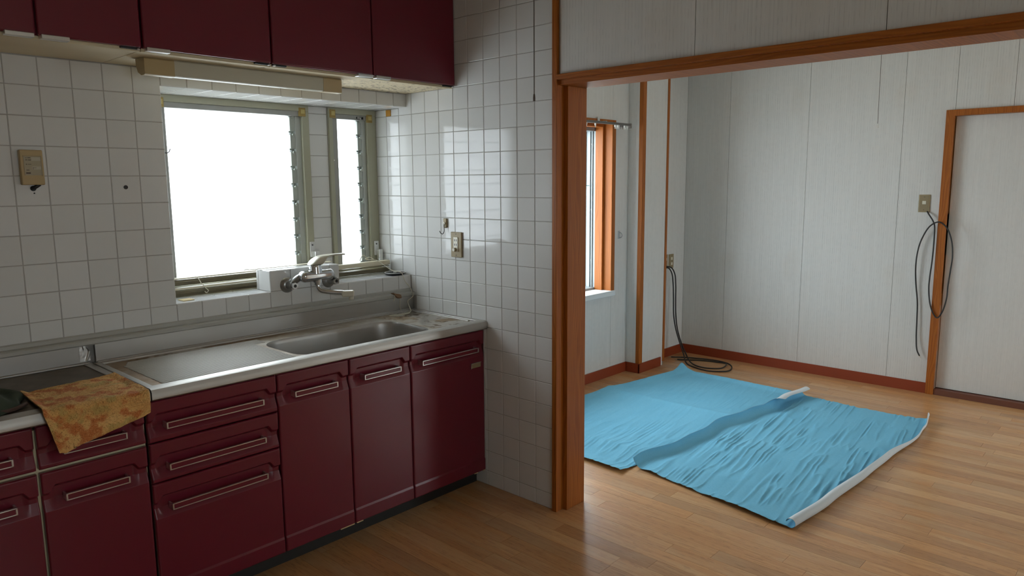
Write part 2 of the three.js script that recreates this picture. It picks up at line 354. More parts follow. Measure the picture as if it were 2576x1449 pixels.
// ---- wall opposite the windows (behind and beside the camera) with two unseen windows added for fill light
{
  const kx0 = -2.25, kx1 = -1.42, ky0 = 1.0, ky1 = 1.78, gx0 = 2.2, gx1 = 3.0, gy0 = 0.25, gy1 = 1.9;
  tag(part('wall_front', merge([bx(XK - 0.15, kx0, 0, H, ZS, ZS + 0.15), bx(kx0, kx1, 0, ky0, ZS, ZS + 0.15), bx(kx0, kx1, ky1, H, ZS, ZS + 0.15), bx(kx1, gx0, 0, H, ZS, ZS + 0.15), bx(gx0, gx1, 0, gy0, ZS, ZS + 0.15), bx(gx0, gx1, gy1, H, ZS, ZS + 0.15), bx(gx1, XF + 0.2, 0, H, ZS, ZS + 0.15)]), plaster, scene), 'plain plaster wall with two added windows opposite the sink wall', 'wall', null, 'structure');
  const glass = phy({ color: lin(0.95, 0.97, 0.97), roughness: 0.02, transmission: 1, thickness: 0 });
  const fm = std({ color: '#b9b7b0', roughness: 0.4 });
  const win = (name, label, x0, x1, y0, y1) => {
    const w = thing(name, label, 'window', [0, 0, 0], null, 'structure'), z = ZS + 0.05, xm = (x0 + x1) / 2;
    part('frame', merge([bx(x0, x1, y0, y0 + 0.05, z, z + 0.06), bx(x0, x1, y1 - 0.05, y1, z, z + 0.06), bx(x0, x0 + 0.05, y0, y1, z, z + 0.06), bx(x1 - 0.05, x1, y0, y1, z, z + 0.06), bx(xm - 0.03, xm + 0.03, y0, y1, z, z + 0.06)]), fm, w);
    part('pane', bx(x0 + 0.05, xm - 0.03, y0 + 0.05, y1 - 0.05, z + 0.028, z + 0.032), glass, w); part('pane', bx(xm + 0.03, x1 - 0.05, y0 + 0.05, y1 - 0.05, z + 0.028, z + 0.032), glass, w);
  };
  win('window_4', 'unseen sliding window added for fill light in the kitchen', kx0, kx1, ky0, ky1);  // added out of view to lift the kitchen surfaces facing the camera
  win('window_5', 'unseen tall sliding window added for fill light in the white room', gx0, gx1, gy0, gy1);  // added out of view, set beside the far wall to fill the window wall
}
// ------------------------------------------------------------------ kitchen louvre windows
{
  const frameMat = std({ color: '#a9a892', roughness: 0.45 }), sashMat = std({ color: '#9c9c96', roughness: 0.4 });
  const alu = std({ color: '#b4b8b2', roughness: 0.4, metalness: 0.2 });
  const louvre = phy({ color: lin(0.94, 0.96, 0.97), roughness: 0.62, transmission: 1, thickness: 0, specularIntensity: 0.6 });
  const padMat = phy({ color: '#b59a55', roughness: 0.6, transmission: 0.25, thickness: 0 }), padCore = std({ color: '#c9b878', roughness: 0.8 });
  const bracket = std({ color: '#aeb3ab', roughness: 0.5, metalness: 0.3 });
  function louvreWindow(name, label, x0, x1, gx0, gx1, bracketW, pads) {
    const w = thing(name, label, 'window', [0, 0, 0], null, 'structure');
    const zf = WZ, y0 = RY0, y1 = RY1, gy0 = 1.02, gy1 = 1.752;
    part('frame', merge([bx(x0, x1, 1.776, y1, zf - 0.09, zf + 0.012, 0.002), bx(x0, gx0 - 0.03, y0, 1.776, zf - 0.09, zf + 0.012, 0.002), bx(gx1 + bracketW, x1, y0, 1.776, zf - 0.09, zf + 0.012, 0.002), bx(x0, x1, y0, y0 + 0.035, zf - 0.09, zf + 0.02, 0.002)]), frameMat, w);
    part('sash_rail', bx(gx0 - 0.03, gx1 + bracketW, gy1, 1.776, zf - 0.06, zf + 0.006, 0.002), sashMat, w);
    part('sash_rail', bx(gx0 - 0.03, gx1 + bracketW, y0 + 0.035, gy0, zf - 0.06, zf + 0.006, 0.002), sashMat, w);
    part('sash_stile', bx(gx0 - 0.03, gx0, gy0, gy1, zf - 0.06, zf + 0.004, 0.002), sashMat, w);
    const n = 9, pitch = (gy1 - gy0) / n;
    for (let i = 0; i < n; i++) {
      const g = new THREE.BoxGeometry(gx1 - gx0 + 0.008, pitch + 0.012, 0.005); const p = part('louvre_pane', g, louvre, w);
      p.position.set((gx0 + gx1) / 2 + 0.002, gy0 + pitch * (i + 0.5), zf - 0.028); p.rotation.x = 0.16;
      part('louvre_clip', merge([bx(gx1 - 0.006, gx1 + bracketW * 0.42, gy0 + pitch * i + 0.012, gy0 + pitch * (i + 1) - 0.004, zf - 0.026, zf - 0.006, 0.002), cyl([gx1 + 0.01, gy0 + pitch * (i + 0.92), zf - 0.008], [gx1 + 0.01, gy0 + pitch * (i + 0.92), zf + 0.0], 0.007, 0.007, 12)]), bracket, w);
    }
    for (let i = 1; i < n; i++) part('louvre_overlap_line', bx(gx0, gx1, gy0 + pitch * i - 0.0006, gy0 + pitch * i + 0.0006, zf - 0.0245, zf - 0.0235), bracket, w);  // grey strips added for the darker lines where panes overlap, not real seals
    part('louvre_channel', bx(gx1 - 0.002, gx1 + bracketW * 0.45, gy0, gy1, zf - 0.05, zf - 0.024, 0.001), bracket, w);
    part('sash_stile', bx(gx1 + bracketW * 0.42, gx1 + bracketW, gy0, gy1, zf - 0.055, zf - 0.004, 0.002), alu, w);
    for (const [px, py, pw] of pads) {
      const g = bx(px - pw / 2, px + pw / 2, py - 0.02, py + 0.02, zf + 0.006, zf + 0.0145, 0.002); const pd = part('foam_pad', g, padMat, w); pd.userData.label = 'yellowed square adhesive foam pad';
      part('pad_core', bx(px - pw / 4, px + pw / 3, py - 0.008, py + 0.012, zf + 0.0145, zf + 0.017, 0.001), padCore, pd);
    }
    return w;
  }
  const w1 = louvreWindow('window_1', 'wide frosted louvre window above the sink', RX0, -0.395, -1.065, -0.482, 0.05, [[-1.085, 1.772, 0.03], [-0.43, 1.772, 0.036]]);
  const w2 = louvreWindow('window_2', 'narrow frosted louvre window by the corner', -0.284, -0.0015, -0.232, -0.1, 0.042, [[-0.262, 1.775, 0.034], [-0.042, 1.762, 0.034]]);
  const handle = (w, x, y) => { part('louvre_crank', merge([bx(x - 0.016, x + 0.012, y - 0.02, y + 0.055, WZ + 0.012, WZ + 0.018, 0.002), bx(x - 0.006, x + 0.02, y - 0.045, y + 0.012, WZ + 0.018, WZ + 0.045, 0.004), cyl([x - 0.004, y - 0.04, WZ + 0.05], [x - 0.004, y - 0.04, WZ + 0.06], 0.012, 0.012, 16)]), silver, w); part('screw', cyl([x - 0.004, y + 0.04, WZ + 0.018], [x - 0.004, y + 0.04, WZ + 0.021], 0.004, 0.004, 10), blackMat, w); };
  handle(w1, -0.408, 1.10); handle(w2, -0.025, 1.08);
  // maker's plate
  const pl = part('name_plate', bx(-0.118, -0.076, 1.757, 1.7685, WZ + 0.006, WZ + 0.0072), blackMat, w2); pl.userData.label = 'small black maker plate with pale slanted letters';
  const { FontLoader } = await import('three/addons/loaders/FontLoader.js'); const { TextGeometry } = await import('three/addons/geometries/TextGeometry.js');
  const font = await new FontLoader().loadAsync('fonts/droid/droid_sans_bold.typeface.json');
  const tg = new TextGeometry('King', { font, size: 0.0085, depth: 0.0006, curveSegments: 3 }); tg.applyMatrix4(new THREE.Matrix4().set(1, 0.25, 0, -0.1135, 0, 1, 0, 1.7595, 0, 0, 1, WZ + 0.0072, 0, 0, 0, 1));
  part('lettering', tg, whitePlastic, pl);
  const pull = part('chain_knob', new THREE.SphereGeometry(0.004, 12, 8), whitePlastic, w2); pull.position.set(-0.262, 1.55, WZ + 0.01);
}
// ------------------------------------------------------------------ window of the room
{
  const w = thing('window_3', 'narrow window in a light brown wooden casing with a white sill', 'window', [0, 0, 0], null, 'structure');
  const white = std({ color: '#dfe3e4', roughness: 0.35 }), aluFrame = std({ color: '#8f9698', roughness: 0.4, metalness: 0.3 }), edge = phy({ color: '#3f9aa0', roughness: 0.15 }), clear = phy({ color: lin(0.96, 0.98, 0.98), roughness: 0.02, transmission: 1, thickness: 0 });
  const L = WX0 + 0.015;
  part('casing', merge([bx(1.988, 2.032, 0.612, 1.862, -0.235, -0.158, 0.002), bx(L - 0.04, L, 0.612, 1.862, -0.235, -0.158, 0.002)]), timber, w);
  part('casing_head', bx(L, 1.988, 1.838, 1.862, -0.235, -0.158, 0.002, true), timberH, w);
  part('jamb', merge([bx(1.965, 1.992, 0.645, 1.84, -0.29, -0.225, 0.002), bx(L, L + 0.025, 0.645, 1.84, -0.29, -0.225, 0.002)]), timber, w);
  part('jamb_head', bx(L + 0.025, 1.965, 1.815, 1.84, -0.29, -0.225, 0.002, true), timberH, w);
  part('sill', bx(L - 0.04, 2.028, 0.607, 0.645, -0.30, -0.145, 0.003), white, w);
  part('outer_frame', merge([bx(1.972, 2.0, 0.60, 1.85, -0.42, -0.29, 0.002), bx(L - 0.01, L + 0.018, 0.60, 1.85, -0.42, -0.29, 0.002), bx(L + 0.018, 1.972, 1.79, 1.85, -0.42, -0.29, 0.002), bx(L + 0.018, 1.972, 0.60, 0.66, -0.42, -0.29, 0.002)]), aluFrame, w);
  for (const z of [-0.316, -0.337, -0.378]) part('track_rib', bx(1.964, 1.973, 0.66, 1.79, z - 0.0015, z + 0.0015), aluFrame, w);
  for (const y of [0.86, 1.03, 1.23, 1.7]) part('screw', cyl([1.9725, y, -0.327], [1.970, y, -0.327], 0.003, 0.003, 10), dullChrome, w);
  part('pane', bx(L + 0.02, 1.97, 1.404, 1.79, -0.402, -0.398), clear, w);
  part('pane', bx(L + 0.02, 1.97, 0.66, 1.404, -0.352, -0.348), clear, w);
  part('pane_edge', bx(L + 0.02, 1.97, 1.402, 1.406, -0.353, -0.347), edge, w);
}
// ------------------------------------------------------------------ outdoors
{
  tag(part('ground', bx(-12, 14, -0.6, -0.5, -14, -0.45), std({ color: lin(0.4, 0.39, 0.36), roughness: 0.95 }), scene), 'pale concrete yard outside the windows', 'ground', null, 'structure');
  tag(part('yard', bx(-12, 14, -0.6, -0.3, ZS + 0.2, ZS + 12), std({ color: lin(0.3, 0.3, 0.26), roughness: 0.95 }), scene), 'garden ground beyond the two added windows', 'ground', null, 'structure');
  const leaf = new THREE.InstancedMesh(new THREE.PlaneGeometry(0.14, 0.09), phy({ color: lin(0.2, 0.36, 0.14), roughness: 0.7, transmission: 0.35, thickness: 0, side: THREE.DoubleSide }), 2600);
  leaf.name = 'foliage'; const m = new THREE.Matrix4(), q = new THREE.Quaternion(), e = new THREE.Euler();
  for (let i = 0; i < 2600; i++) { const a = rr(0, 6.283), h = rr(-0.5, 3.4), r = 0.75 * Math.sqrt(rnd()) * (1 - 0.2 * Math.abs(h - 1.2)); q.setFromEuler(e.set(rr(0, 6), rr(0, 6), rr(0, 6))); m.compose(V(5.4 + Math.cos(a) * r * 1.6, h, -4.0 + Math.sin(a) * r), q, V(1, 1, 1)); leaf.setMatrixAt(i, m); }
  const t = thing('garden_shrub', 'tall green shrub outside the narrow window', 'shrub'); t.add(leaf); leaf.userData.kind = 'stuff';
  part('stem', cyl([5.4, -0.5, -4], [5.4, 2.6, -4], 0.05, 0.03, 10), std({ color: lin(0.12, 0.08, 0.05), roughness: 0.9 }), t);
}
// ------------------------------------------------------------------ cabinet fronts
// moulded front, w x h, its lower corner at 0,0, face at z = 0, with a finger groove dT below the top and a deeper pocket behind the handle
function frontGeo(w, h, pocketC, pocketW, foot) {
  const uniq = (a) => [...new Set(a.filter((t) => t >= -1e-9).map((t) => +t.toFixed(5)))].sort((p, q) => p - q);
  const R = 0.006, edge = [0, 0.0004, 0.0009, 0.0016, 0.0026, 0.004, 0.0052, 0.006, 0.007];
  const a = pocketC - pocketW / 2, b = pocketC + pocketW / 2;
  const xs = uniq([...edge, ...edge.map((e) => w - e), ...Array.from({ length: 13 }, (_, i) => a - 0.021 + i * 0.00185), ...Array.from({ length: 13 }, (_, i) => b - 0.001 + i * 0.00185), ...Array.from({ length: 9 }, (_, i) => w * (i + 0.5) / 9)].filter((t) => t <= w));
  const T = [...Array.from({ length: 23 }, (_, i) => 0.037 + i * 0.0017), 0.08, 0.084, 0.0855, 0.09, 0.1, 0.11, 0.1165, 0.118, 0.1195, 0.121].map((t) => h - t);
  const ys = uniq([...edge, ...edge.map((e) => h - e), ...T, ...(foot ? [0.05, 0.052, 0.054, 0.06, 0.062, 0.064] : []), ...Array.from({ length: 6 }, (_, i) => h * (i + 0.5) / 6)].filter((t) => t <= h));
  const pos = [], idx = [], N = xs.length;
  const z = (x, y) => {
    const p = sstep(a - 0.02, a, x) * (1 - sstep(b, b + 0.02, x)), d = h - y, t0 = lerp(0.06, 0.04, p), mx = lerp(0.012, 0.017, p);
    let s = mx * sstep(t0, t0 + 0.012, d) * (1 - clamp((d - 0.085) / 0.033));
    if (foot) s -= 0.004 * (1 - clamp((y - 0.053) / 0.008));
    const ex = Math.min(x, w - x), ey = Math.min(y, h - y), e = Math.min(ex < R ? R - ex : 0, R) , f = ey < R ? R - ey : 0, q = Math.min(Math.hypot(e, f), R);
    return -s - (R - Math.sqrt(Math.max(0, R * R - q * q)));
  };
  for (const y of ys) for (const x of xs) pos.push(x, y, z(x, y));
  for (let j = 0; j + 1 < ys.length; j++) for (let i = 0; i + 1 < N; i++) { const q = j * N + i; idx.push(q, q + 1, q + N + 1, q, q + N + 1, q + N); }
  const face = new THREE.BufferGeometry(); face.setAttribute('position', new THREE.Float32BufferAttribute(pos, 3)); face.setIndex(idx);
  // normals from the slope of the moulding itself
  const nn = [], e = 0.00025; for (const y of ys) for (const x of xs) { const X = clamp(x, e, w - e), Y = clamp(y, e, h - e), n = V(-(z(X + e, Y) - z(X - e, Y)) / (2 * e), -(z(X, Y + e) - z(X, Y - e)) / (2 * e), 1).normalize(); nn.push(n.x, n.y, n.z); }
  face.setAttribute('normal', new THREE.Float32BufferAttribute(nn, 3));
  const ring = []; for (let i = 0; i < N; i++) ring.push(i); for (let j = 1; j < ys.length; j++) ring.push(j * N + N - 1); for (let i = N - 2; i >= 0; i--) ring.push((ys.length - 1) * N + i); for (let j = ys.length - 2; j > 0; j--) ring.push(j * N);
  const sp = [], at = (r, d) => [pos[3 * r], pos[3 * r + 1], d ?? pos[3 * r + 2]];
  for (let i = 0; i < ring.length; i++) { const p = ring[i], q = ring[(i + 1) % ring.length]; sp.push(...at(p, -0.018), ...at(q, -0.018), ...at(q), ...at(p, -0.018), ...at(q), ...at(p)); }
  const side = new THREE.BufferGeometry(); side.setAttribute('position', new THREE.Float32BufferAttribute(sp, 3)); side.computeVertexNormals();
  return merge([face, side]);
}
function handleOn(front, cx, cy, w) {
  const hd = part('handle', merge([
    bx(cx - w / 2, cx + w / 2, cy + 0.0075, cy + 0.0108, 0.010, 0.0195, 0.001), bx(cx - w / 2, cx + w / 2, cy - 0.0108, cy - 0.0075, 0.010, 0.0195, 0.001),
    bx(cx - w / 2, cx - w / 2 + 0.005, cy - 0.0108, cy + 0.0108, -0.014, 0.0195, 0.001), bx(cx + w / 2 - 0.005, cx + w / 2, cy - 0.0108, cy + 0.0108, -0.014, 0.0195, 0.001),
  ]), silver, front); hd.userData.label = 'satin silver frame handle';
  part('handle_insert', bx(cx - w / 2 + 0.005, cx + w / 2 - 0.005, cy - 0.0075, cy + 0.0075, 0.010, 0.0175), wine, hd);
  return hd;
}
function front(parent, name, x0, x1, y0, y1, handleW, handleC, foot) {
  const w = x1 - x0, h = y1 - y0, c = (handleC ?? (x0 + x1) / 2) - x0;
  const f = part(name, frontGeo(w, h, c, handleW + 0.035, foot), wine, parent); f.position.set(x0, y0, 0.528);
  handleOn(f, c, h - 0.083, handleW); return f;
}
{
  const c = thing('sink_base_cabinet', 'wine-red base cabinet with silver handles under the sink', 'cabinet');
  for (const [a, b] of [[-1.508, -1.492], [-0.022, -0.004], [-1.068, -1.055]]) part('side_panel', bx(a, b, 0.082, 0.742, 0.03, 0.505), wine, c);
  part('bottom_panel', bx(-1.492, -0.022, 0.082, 0.098, 0.04, 0.505), wine, c); part('back_panel', bx(-1.492, -0.022, 0.082, 0.742, 0.03, 0.038), wine, c);
  part('toe_kick', bx(-1.508, -0.004, 0, 0.082, 0.03, 0.462), kickMat, c);
  const d1 = front(c, 'door', -0.443, -0.008, 0.078, 0.757, 0.335, -0.228, true);
  const d2 = front(c, 'door', -0.751, -0.447, 0.078, 0.757, 0.185, -0.602, true);
  const d3 = front(c, 'door', -1.060, -0.755, 0.078, 0.757, 0.185, -0.91, true);
  front(c, 'drawer', -1.512, -1.064, 0.622, 0.757, 0.338, -1.293); front(c, 'drawer', -1.512, -1.064, 0.487, 0.618, 0.338, -1.293); front(c, 'drawer', -1.512, -1.064, 0.078, 0.483, 0.338, -1.294, true);
  part('filler_strip', bx(-0.006, -0.001, 0.08, 0.76, 0.40, 0.524), silver, c);
  const lb = part('badge', bx(0.351, 0.411, 0.51, 0.532, -0.0005, 0.002, 0.001), beigeDark, d1); lb.userData.label = 'small blank dull metal badge';
  part('badge_rim', merge([bx(0.349, 0.413, 0.531, 0.534, 0, 0.003), bx(0.349, 0.352, 0.508, 0.534, 0, 0.003)]), silver, lb);
  for (const [d, x, w] of [[d2, 0.004, 0.03], [d3, 0.235, 0.066], [d1, 0.36, 0.022], [d1, 0.415, 0.015]]) { const g = bx(x, x + w, -0.0015, 0.0035, -0.012, 0.004, 0.001); part('chipped_edge', g, chipMat, d); }
}
{
  const c = thing('drawer_base_cabinet', 'wine-red base cabinet with top drawers under the cloth-covered worktop', 'cabinet');
  part('carcass', bx(-2.122, -1.516, 0.08, 0.742, 0.03, 0.505), creamMat, c);
  part('toe_kick', bx(-2.122, -1.512, 0, 0.082, 0.03, 0.462), kickMat, c);
  for (const [a, b, hc] of [[-1.814, -1.520, -1.667], [-2.118, -1.822, -1.966]]) { front(c, 'drawer', a, b, 0.627, 0.757, 0.175, hc); front(c, 'door', a, b, 0.078, 0.616, 0.178, hc - 0.004, true); }
}
// ------------------------------------------------------------------ stainless worktops
const stain = tex(1024, 384, (u, v) => {               // u along the sink top, v from the wall to the front
  const n = fbm(u, v, 14, 6, 5, 81), f = fbm(u, v, 120, 46, 3, 83), s = fbm(u, v, 60, 24, 3, 85);
  let c = mixc([192, 187, 178], [164, 152, 136], sstep(0.35, 0.7, n) * 0.7 + 0.3 * f);
  const back = sstep(0.26, 0.1, v + 0.12 * (n - 0.5)) * sstep(0.02, 0.12, u) * sstep(0.62, 0.4, u);
  c = mixc(c, [104, 74, 44], 0.85 * back * sstep(0.3, 0.6, 0.6 * n + 0.4 * f));
  const right = sstep(0.8, 0.86, u); c = mixc(c, [150, 128, 100], 0.6 * right * sstep(0.4, 0.62, n)); if (right > 0.5 && s > 0.66) c = mixc(c, [88, 66, 44], 0.7);
  const lft = sstep(0.16, 0.02, u + 0.1 * (n - 0.5)); return mixc(c, [150, 122, 94], 0.6 * lft);
});
const stainRM = tex(512, 192, (u, v) => { const n = fbm(u, v, 14, 6, 5, 81); const r = 95 + 110 * sstep(0.3, 0.7, n); return [0, r, 255 * (0.95 - 0.45 * sstep(0.35, 0.75, n))]; }, false);
const steelTop = std({ map: stain, roughness: 1, metalness: 1, roughnessMap: stainRM, metalnessMap: stainRM });
const steel = std({ color: lin(0.46, 0.445, 0.42), metalness: 1, roughness: 0.42, side: THREE.DoubleSide });
const steelPlain = std({ color: lin(0.5, 0.48, 0.445), metalness: 1, roughness: 0.5 });
const dullTop = std({ map: tex(256, 256, (u, v) => mixc([120, 108, 92], [88, 76, 62], fbm(u, v, 8, 8, 4, 91))), metalness: 0.75, roughness: 0.5 });
const DECK = 0.796;
function noseProfile(d) { return [[0.50, 0.802], [0.534, 0.803], [0.544, 0.799], [0.549, 0.790], [0.548, 0.768], [0.543, 0.763], [0.53, 0.763], [0.53, 0.79], [0.50, 0.79]].map(([z, y]) => [z, y]); }
{
  const X0 = -1.500, X1 = -0.0025, c = thing('sink_worktop', 'stainless steel sink top with ribbed drainboard and oblong basin', 'sink');
  const bcx = -0.6025, bcz = 0.3305, hx = 0.3325, hz = 0.1755, R = 0.10;
  const outline = (inset, n = 12) => { const o = [], ax = hx - inset, az = hz - inset, r = Math.max(R - inset, 0.02); for (const [sx, sz, a0] of [[1, 1, 0], [-1, 1, 1], [-1, -1, 2], [1, -1, 3]]) for (let i = 0; i <= n; i++) { const a = (a0 + i / n) * Math.PI / 2; o.push([bcx + sx * (ax - r) + r * Math.cos(a), bcz + sz * (az - r) + r * Math.sin(a)]); } return o; };
  const sh = new THREE.Shape([[X0 + 0.004, 0.022], [X1, 0.022], [X1, 0.52], [X0 + 0.004, 0.52]].map(([x, z]) => new THREE.Vector2(x, -z))); sh.holes.push(new THREE.Path(outline(0).map(([x, z]) => new THREE.Vector2(x, -z))));
  const dg = new THREE.ShapeGeometry(sh); dg.rotateX(-Math.PI / 2); dg.translate(0, DECK, 0);
  { const p = dg.attributes.position, uv = dg.attributes.uv; for (let i = 0; i < p.count; i++) uv.setXY(i, (p.getX(i) - X0) / (X1 - X0), p.getZ(i) / 0.55); }
  part('deck', dg, steelTop, c);
  part('front_edge', extrudeX(noseProfile(), X0, X1), steelPlain, c);
  const roll = (x0, x1, z0, z1) => bx(x0, x1, DECK - 0.004, 0.8025, z0, z1, 0.003);
  part('raised_rim', merge([roll(X0, X1, 0.022, 0.05), roll(-0.03, X1, 0.05, 0.50), roll(X0, X0 + 0.022, 0.05, 0.53), roll(-0.052, -0.04, 0.06, 0.47)]), steelPlain, c);
  // drainboard ribs: thin raised bars
  const ribs = []; for (let i = 0; i < 33; i++) { const z = 0.095 + i * 0.0127, a = -1.44 + (i < 4 ? 0.03 - 0.006 * i : 0), b = -0.952 - (z > 0.47 ? 0.0 : 0) + (z < 0.17 ? 0.05 : 0); ribs.push(bx(a, b, DECK - 0.001, DECK + 0.0028, z - 0.0026, z + 0.0026, 0.0018)); }
  const rb = part('drainboard_ribs', merge(ribs), steelPlain, c); rb.userData.kind = 'stuff';
  // basin
  const rings = [[0, 0], [0.0, 0.002], [0.003, 0.006], [0.006, 0.02], [0.012, 0.09], [0.018, 0.15], [0.028, 0.166], [0.046, 0.176], [0.08, 0.18], [0.13, 0.182]], P = [], I = [], n = outline(0).length;
  for (const [ins, dep] of rings) for (const [x, z] of outline(ins)) P.push(x, DECK - dep, z);
  for (let k = 0; k + 1 < rings.length; k++) for (let i = 0; i < n; i++) { const j = (i + 1) % n, a = k * n + i, b = k * n + j; I.push(a, b, b + n, a, b + n, a + n); }
  P.push(bcx, DECK - 0.184, bcz); const ce = P.length / 3 - 1, last = (rings.length - 1) * n; for (let i = 0; i < n; i++) I.push(last + i, last + (i + 1) % n, ce);
  const bg = new THREE.BufferGeometry(); bg.setAttribute('position', new THREE.Float32BufferAttribute(P, 3)); bg.setIndex(I); bg.computeVertexNormals();
  { const ps = bg.attributes.position, uv = []; for (let i = 0; i < ps.count; i++) uv.push(ps.getX(i), ps.getZ(i)); bg.setAttribute('uv', new THREE.Float32BufferAttribute(uv, 2)); }
  const bas = part('basin', bg, steel, c);
  part('drain', merge([cyl([bcx + 0.16, DECK - 0.183, bcz], [bcx + 0.16, DECK - 0.176, bcz], 0.06, 0.058, 32)]), blackMat, bas);
  part('splash_plate', merge([bx(X0 + 0.012, X1, DECK, 0.872, 0.012, 0.02), bx(X0 + 0.012, X1, DECK - 0.002, 0.806, 0.012, 0.03, 0.004)]), steel, c);
}
{
  const c = thing('steel_worktop', 'dull stainless worktop under the brown cloth', 'worktop');
  part('deck', uvBox(bx(-2.12, -1.5045, 0.788, 0.8, 0.01, 0.535, 0.002), 3, 3), dullTop, c);
  part('front_edge', extrudeX(noseProfile(), -2.12, -1.5045), steelPlain, c);
  part('splash_plate', merge([bx(-2.12, -1.518, 0.8, 0.872, 0.012, 0.02), bx(-2.12, -1.512, 0.798, 0.808, 0.012, 0.03, 0.004)]), steel, c);
  part('side_rim', bx(-1.532, -1.5065, 0.799, 0.8045, 0.03, 0.53, 0.0025), steelPlain, c);
}
{
  const g = grid(18, 24, (u, v) => { const x = -1.541 + 0.034 * u - 0.016 * sstep(0.5, 1, v) * u, y = 0.812 + 0.06 * v, fold = 0.0045 * Math.max(0, Math.sin(11 * u - 7 * v + 1.2)) * sstep(0.3, 0.8, u), cr = 0.0015 * (fbm(u, v, 6, 8, 3, 201) - 0.3); return [x, y, 0.0214 + fold + cr]; });
  const f = thing('foil_tape', 'crumpled silver foil tape over the gap between the two splash plates', 'tape'); part('foil', g, std({ color: lin(0.75, 0.75, 0.74), metalness: 1, roughness: 0.34 }), f);
  part('adhesive_side', offsetSheet(g, -0.001), std({ color: lin(0.5, 0.5, 0.48), roughness: 0.6 }), f);
}
solo('wall_ledge', extrudeX([[0.0005, 0.906], [0.005, 0.906], [0.009, 0.902], [0.010, 0.8905], [0.029, 0.8885], [0.034, 0.884], [0.0345, 0.873], [0.031, 0.869], [0.0005, 0.869]], -2.12, -0.0025), ledgeMat, 'grey plastic ledge strip between the tiles and the steel splash plate', 'ledge');

// ------------------------------------------------------------------ wall cabinets
const Y0 = 1.8745, YU = 1.868, YT = 2.40, ZD = 0.362;
const under = std({ map: underTex, roughness: 0.7 });
function wallCabinet(label, x0, x1, doors) {
  const c = thing('wall_cabinet', label, 'cabinet', [0, 0, 0], 'wine-red wall cabinets');
  part('carcass', bx(x0 + 0.001, x1 - 0.001, YU + 0.004, YT, 0.002, 0.34), wine, c);
  const ug = bx(x0 + 0.001, x1 - 0.001, YU, YU + 0.004, 0.002, 0.34); { const p = ug.attributes.position, uv = ug.attributes.uv; for (let i = 0; i < p.count; i++) uv.setXY(i, (p.getX(i) + 2.2) / 2.2, p.getZ(i) / 0.4); }
  part('bottom_panel', ug, under, c);
  part('bottom_lip', bx(x0 + 0.001, x1 - 0.001, YU - 0.004, YU + 0.008, 0.328, 0.3405, 0.002), creamMat, c);
  for (const [a, b, side] of doors) {
    const d = part('door', bx(a + 0.0018, b - 0.0018, Y0, YT - 0.01, 0.342, ZD, 0.0065), wine, c);
    const hx = side < 0 ? a + 0.008 : b - 0.008 - 0.074;
    part('pull_tab', bx(hx, hx + 0.074, Y0 - 0.010, Y0 + 0.0025, 0.345, 0.372, 0.002), silver, d).userData.label = 'small silver edge pull';
    const kx = side < 0 ? b - 0.062 : a + 0.006; part('hinge', bx(kx, kx + 0.056, Y0 - 0.006, Y0 + 0.001, 0.335, 0.352, 0.002), blackMat, d); part('hinge_screw', bx(side < 0 ? b - 0.014 : a + 0.006, side < 0 ? b - 0.006 : a + 0.014, Y0 - 0.008, Y0 - 0.003, 0.35, 0.358, 0.001), silver, d);
  }
  return c;
}
wallCabinet('wine-red double wall cabinet touching the tiled side wall', -0.917, -0.0025, [[-0.462, -0.0035, -1], [-0.916, -0.463, 1]]);
wallCabinet('wine-red single-door wall cabinet above the fluorescent light end cap', -1.372, -0.918, [[-1.371, -0.9185, -1]]);
wallCabinet('wine-red wall cabinet with two narrow doors over the wall controller', -1.964, -1.373, [[-1.667, -1.374, -1], [-1.963, -1.669, 1]]);
{
  const l = thing('cabinet_light', 'long cream fluorescent light under the wall cabinets', 'light');
  const prof = (b) => [[0.16, 1.867], [0.228, 1.867], [0.232, 1.862], [0.231, 1.8135 - b], [0.226, 1.8105 - b], [0.20, 1.811 - b], [0.175, 1.822], [0.162, 1.845]];
  part('diffuser', extrudeX(prof(0).map(([z, y]) => [z, y]), -1.222, -0.618), phy({ color: '#b9b5a4', roughness: 0.4 }), l);
  part('end_cap', extrudeX(prof(0.0015).map(([z, y]) => [z < 0.2 ? z - 0.001 : z + 0.0015, y]), -1.322, -1.2205), phy({ color: '#b09b70', roughness: 0.4 }), l).userData.label = 'yellowed end cap';
  part('end_cap', extrudeX(prof(0.0015).map(([z, y]) => [z < 0.2 ? z - 0.001 : z + 0.0015, y]), -0.6195, -0.532), phy({ color: '#b6a27c', roughness: 0.4 }), l);
}
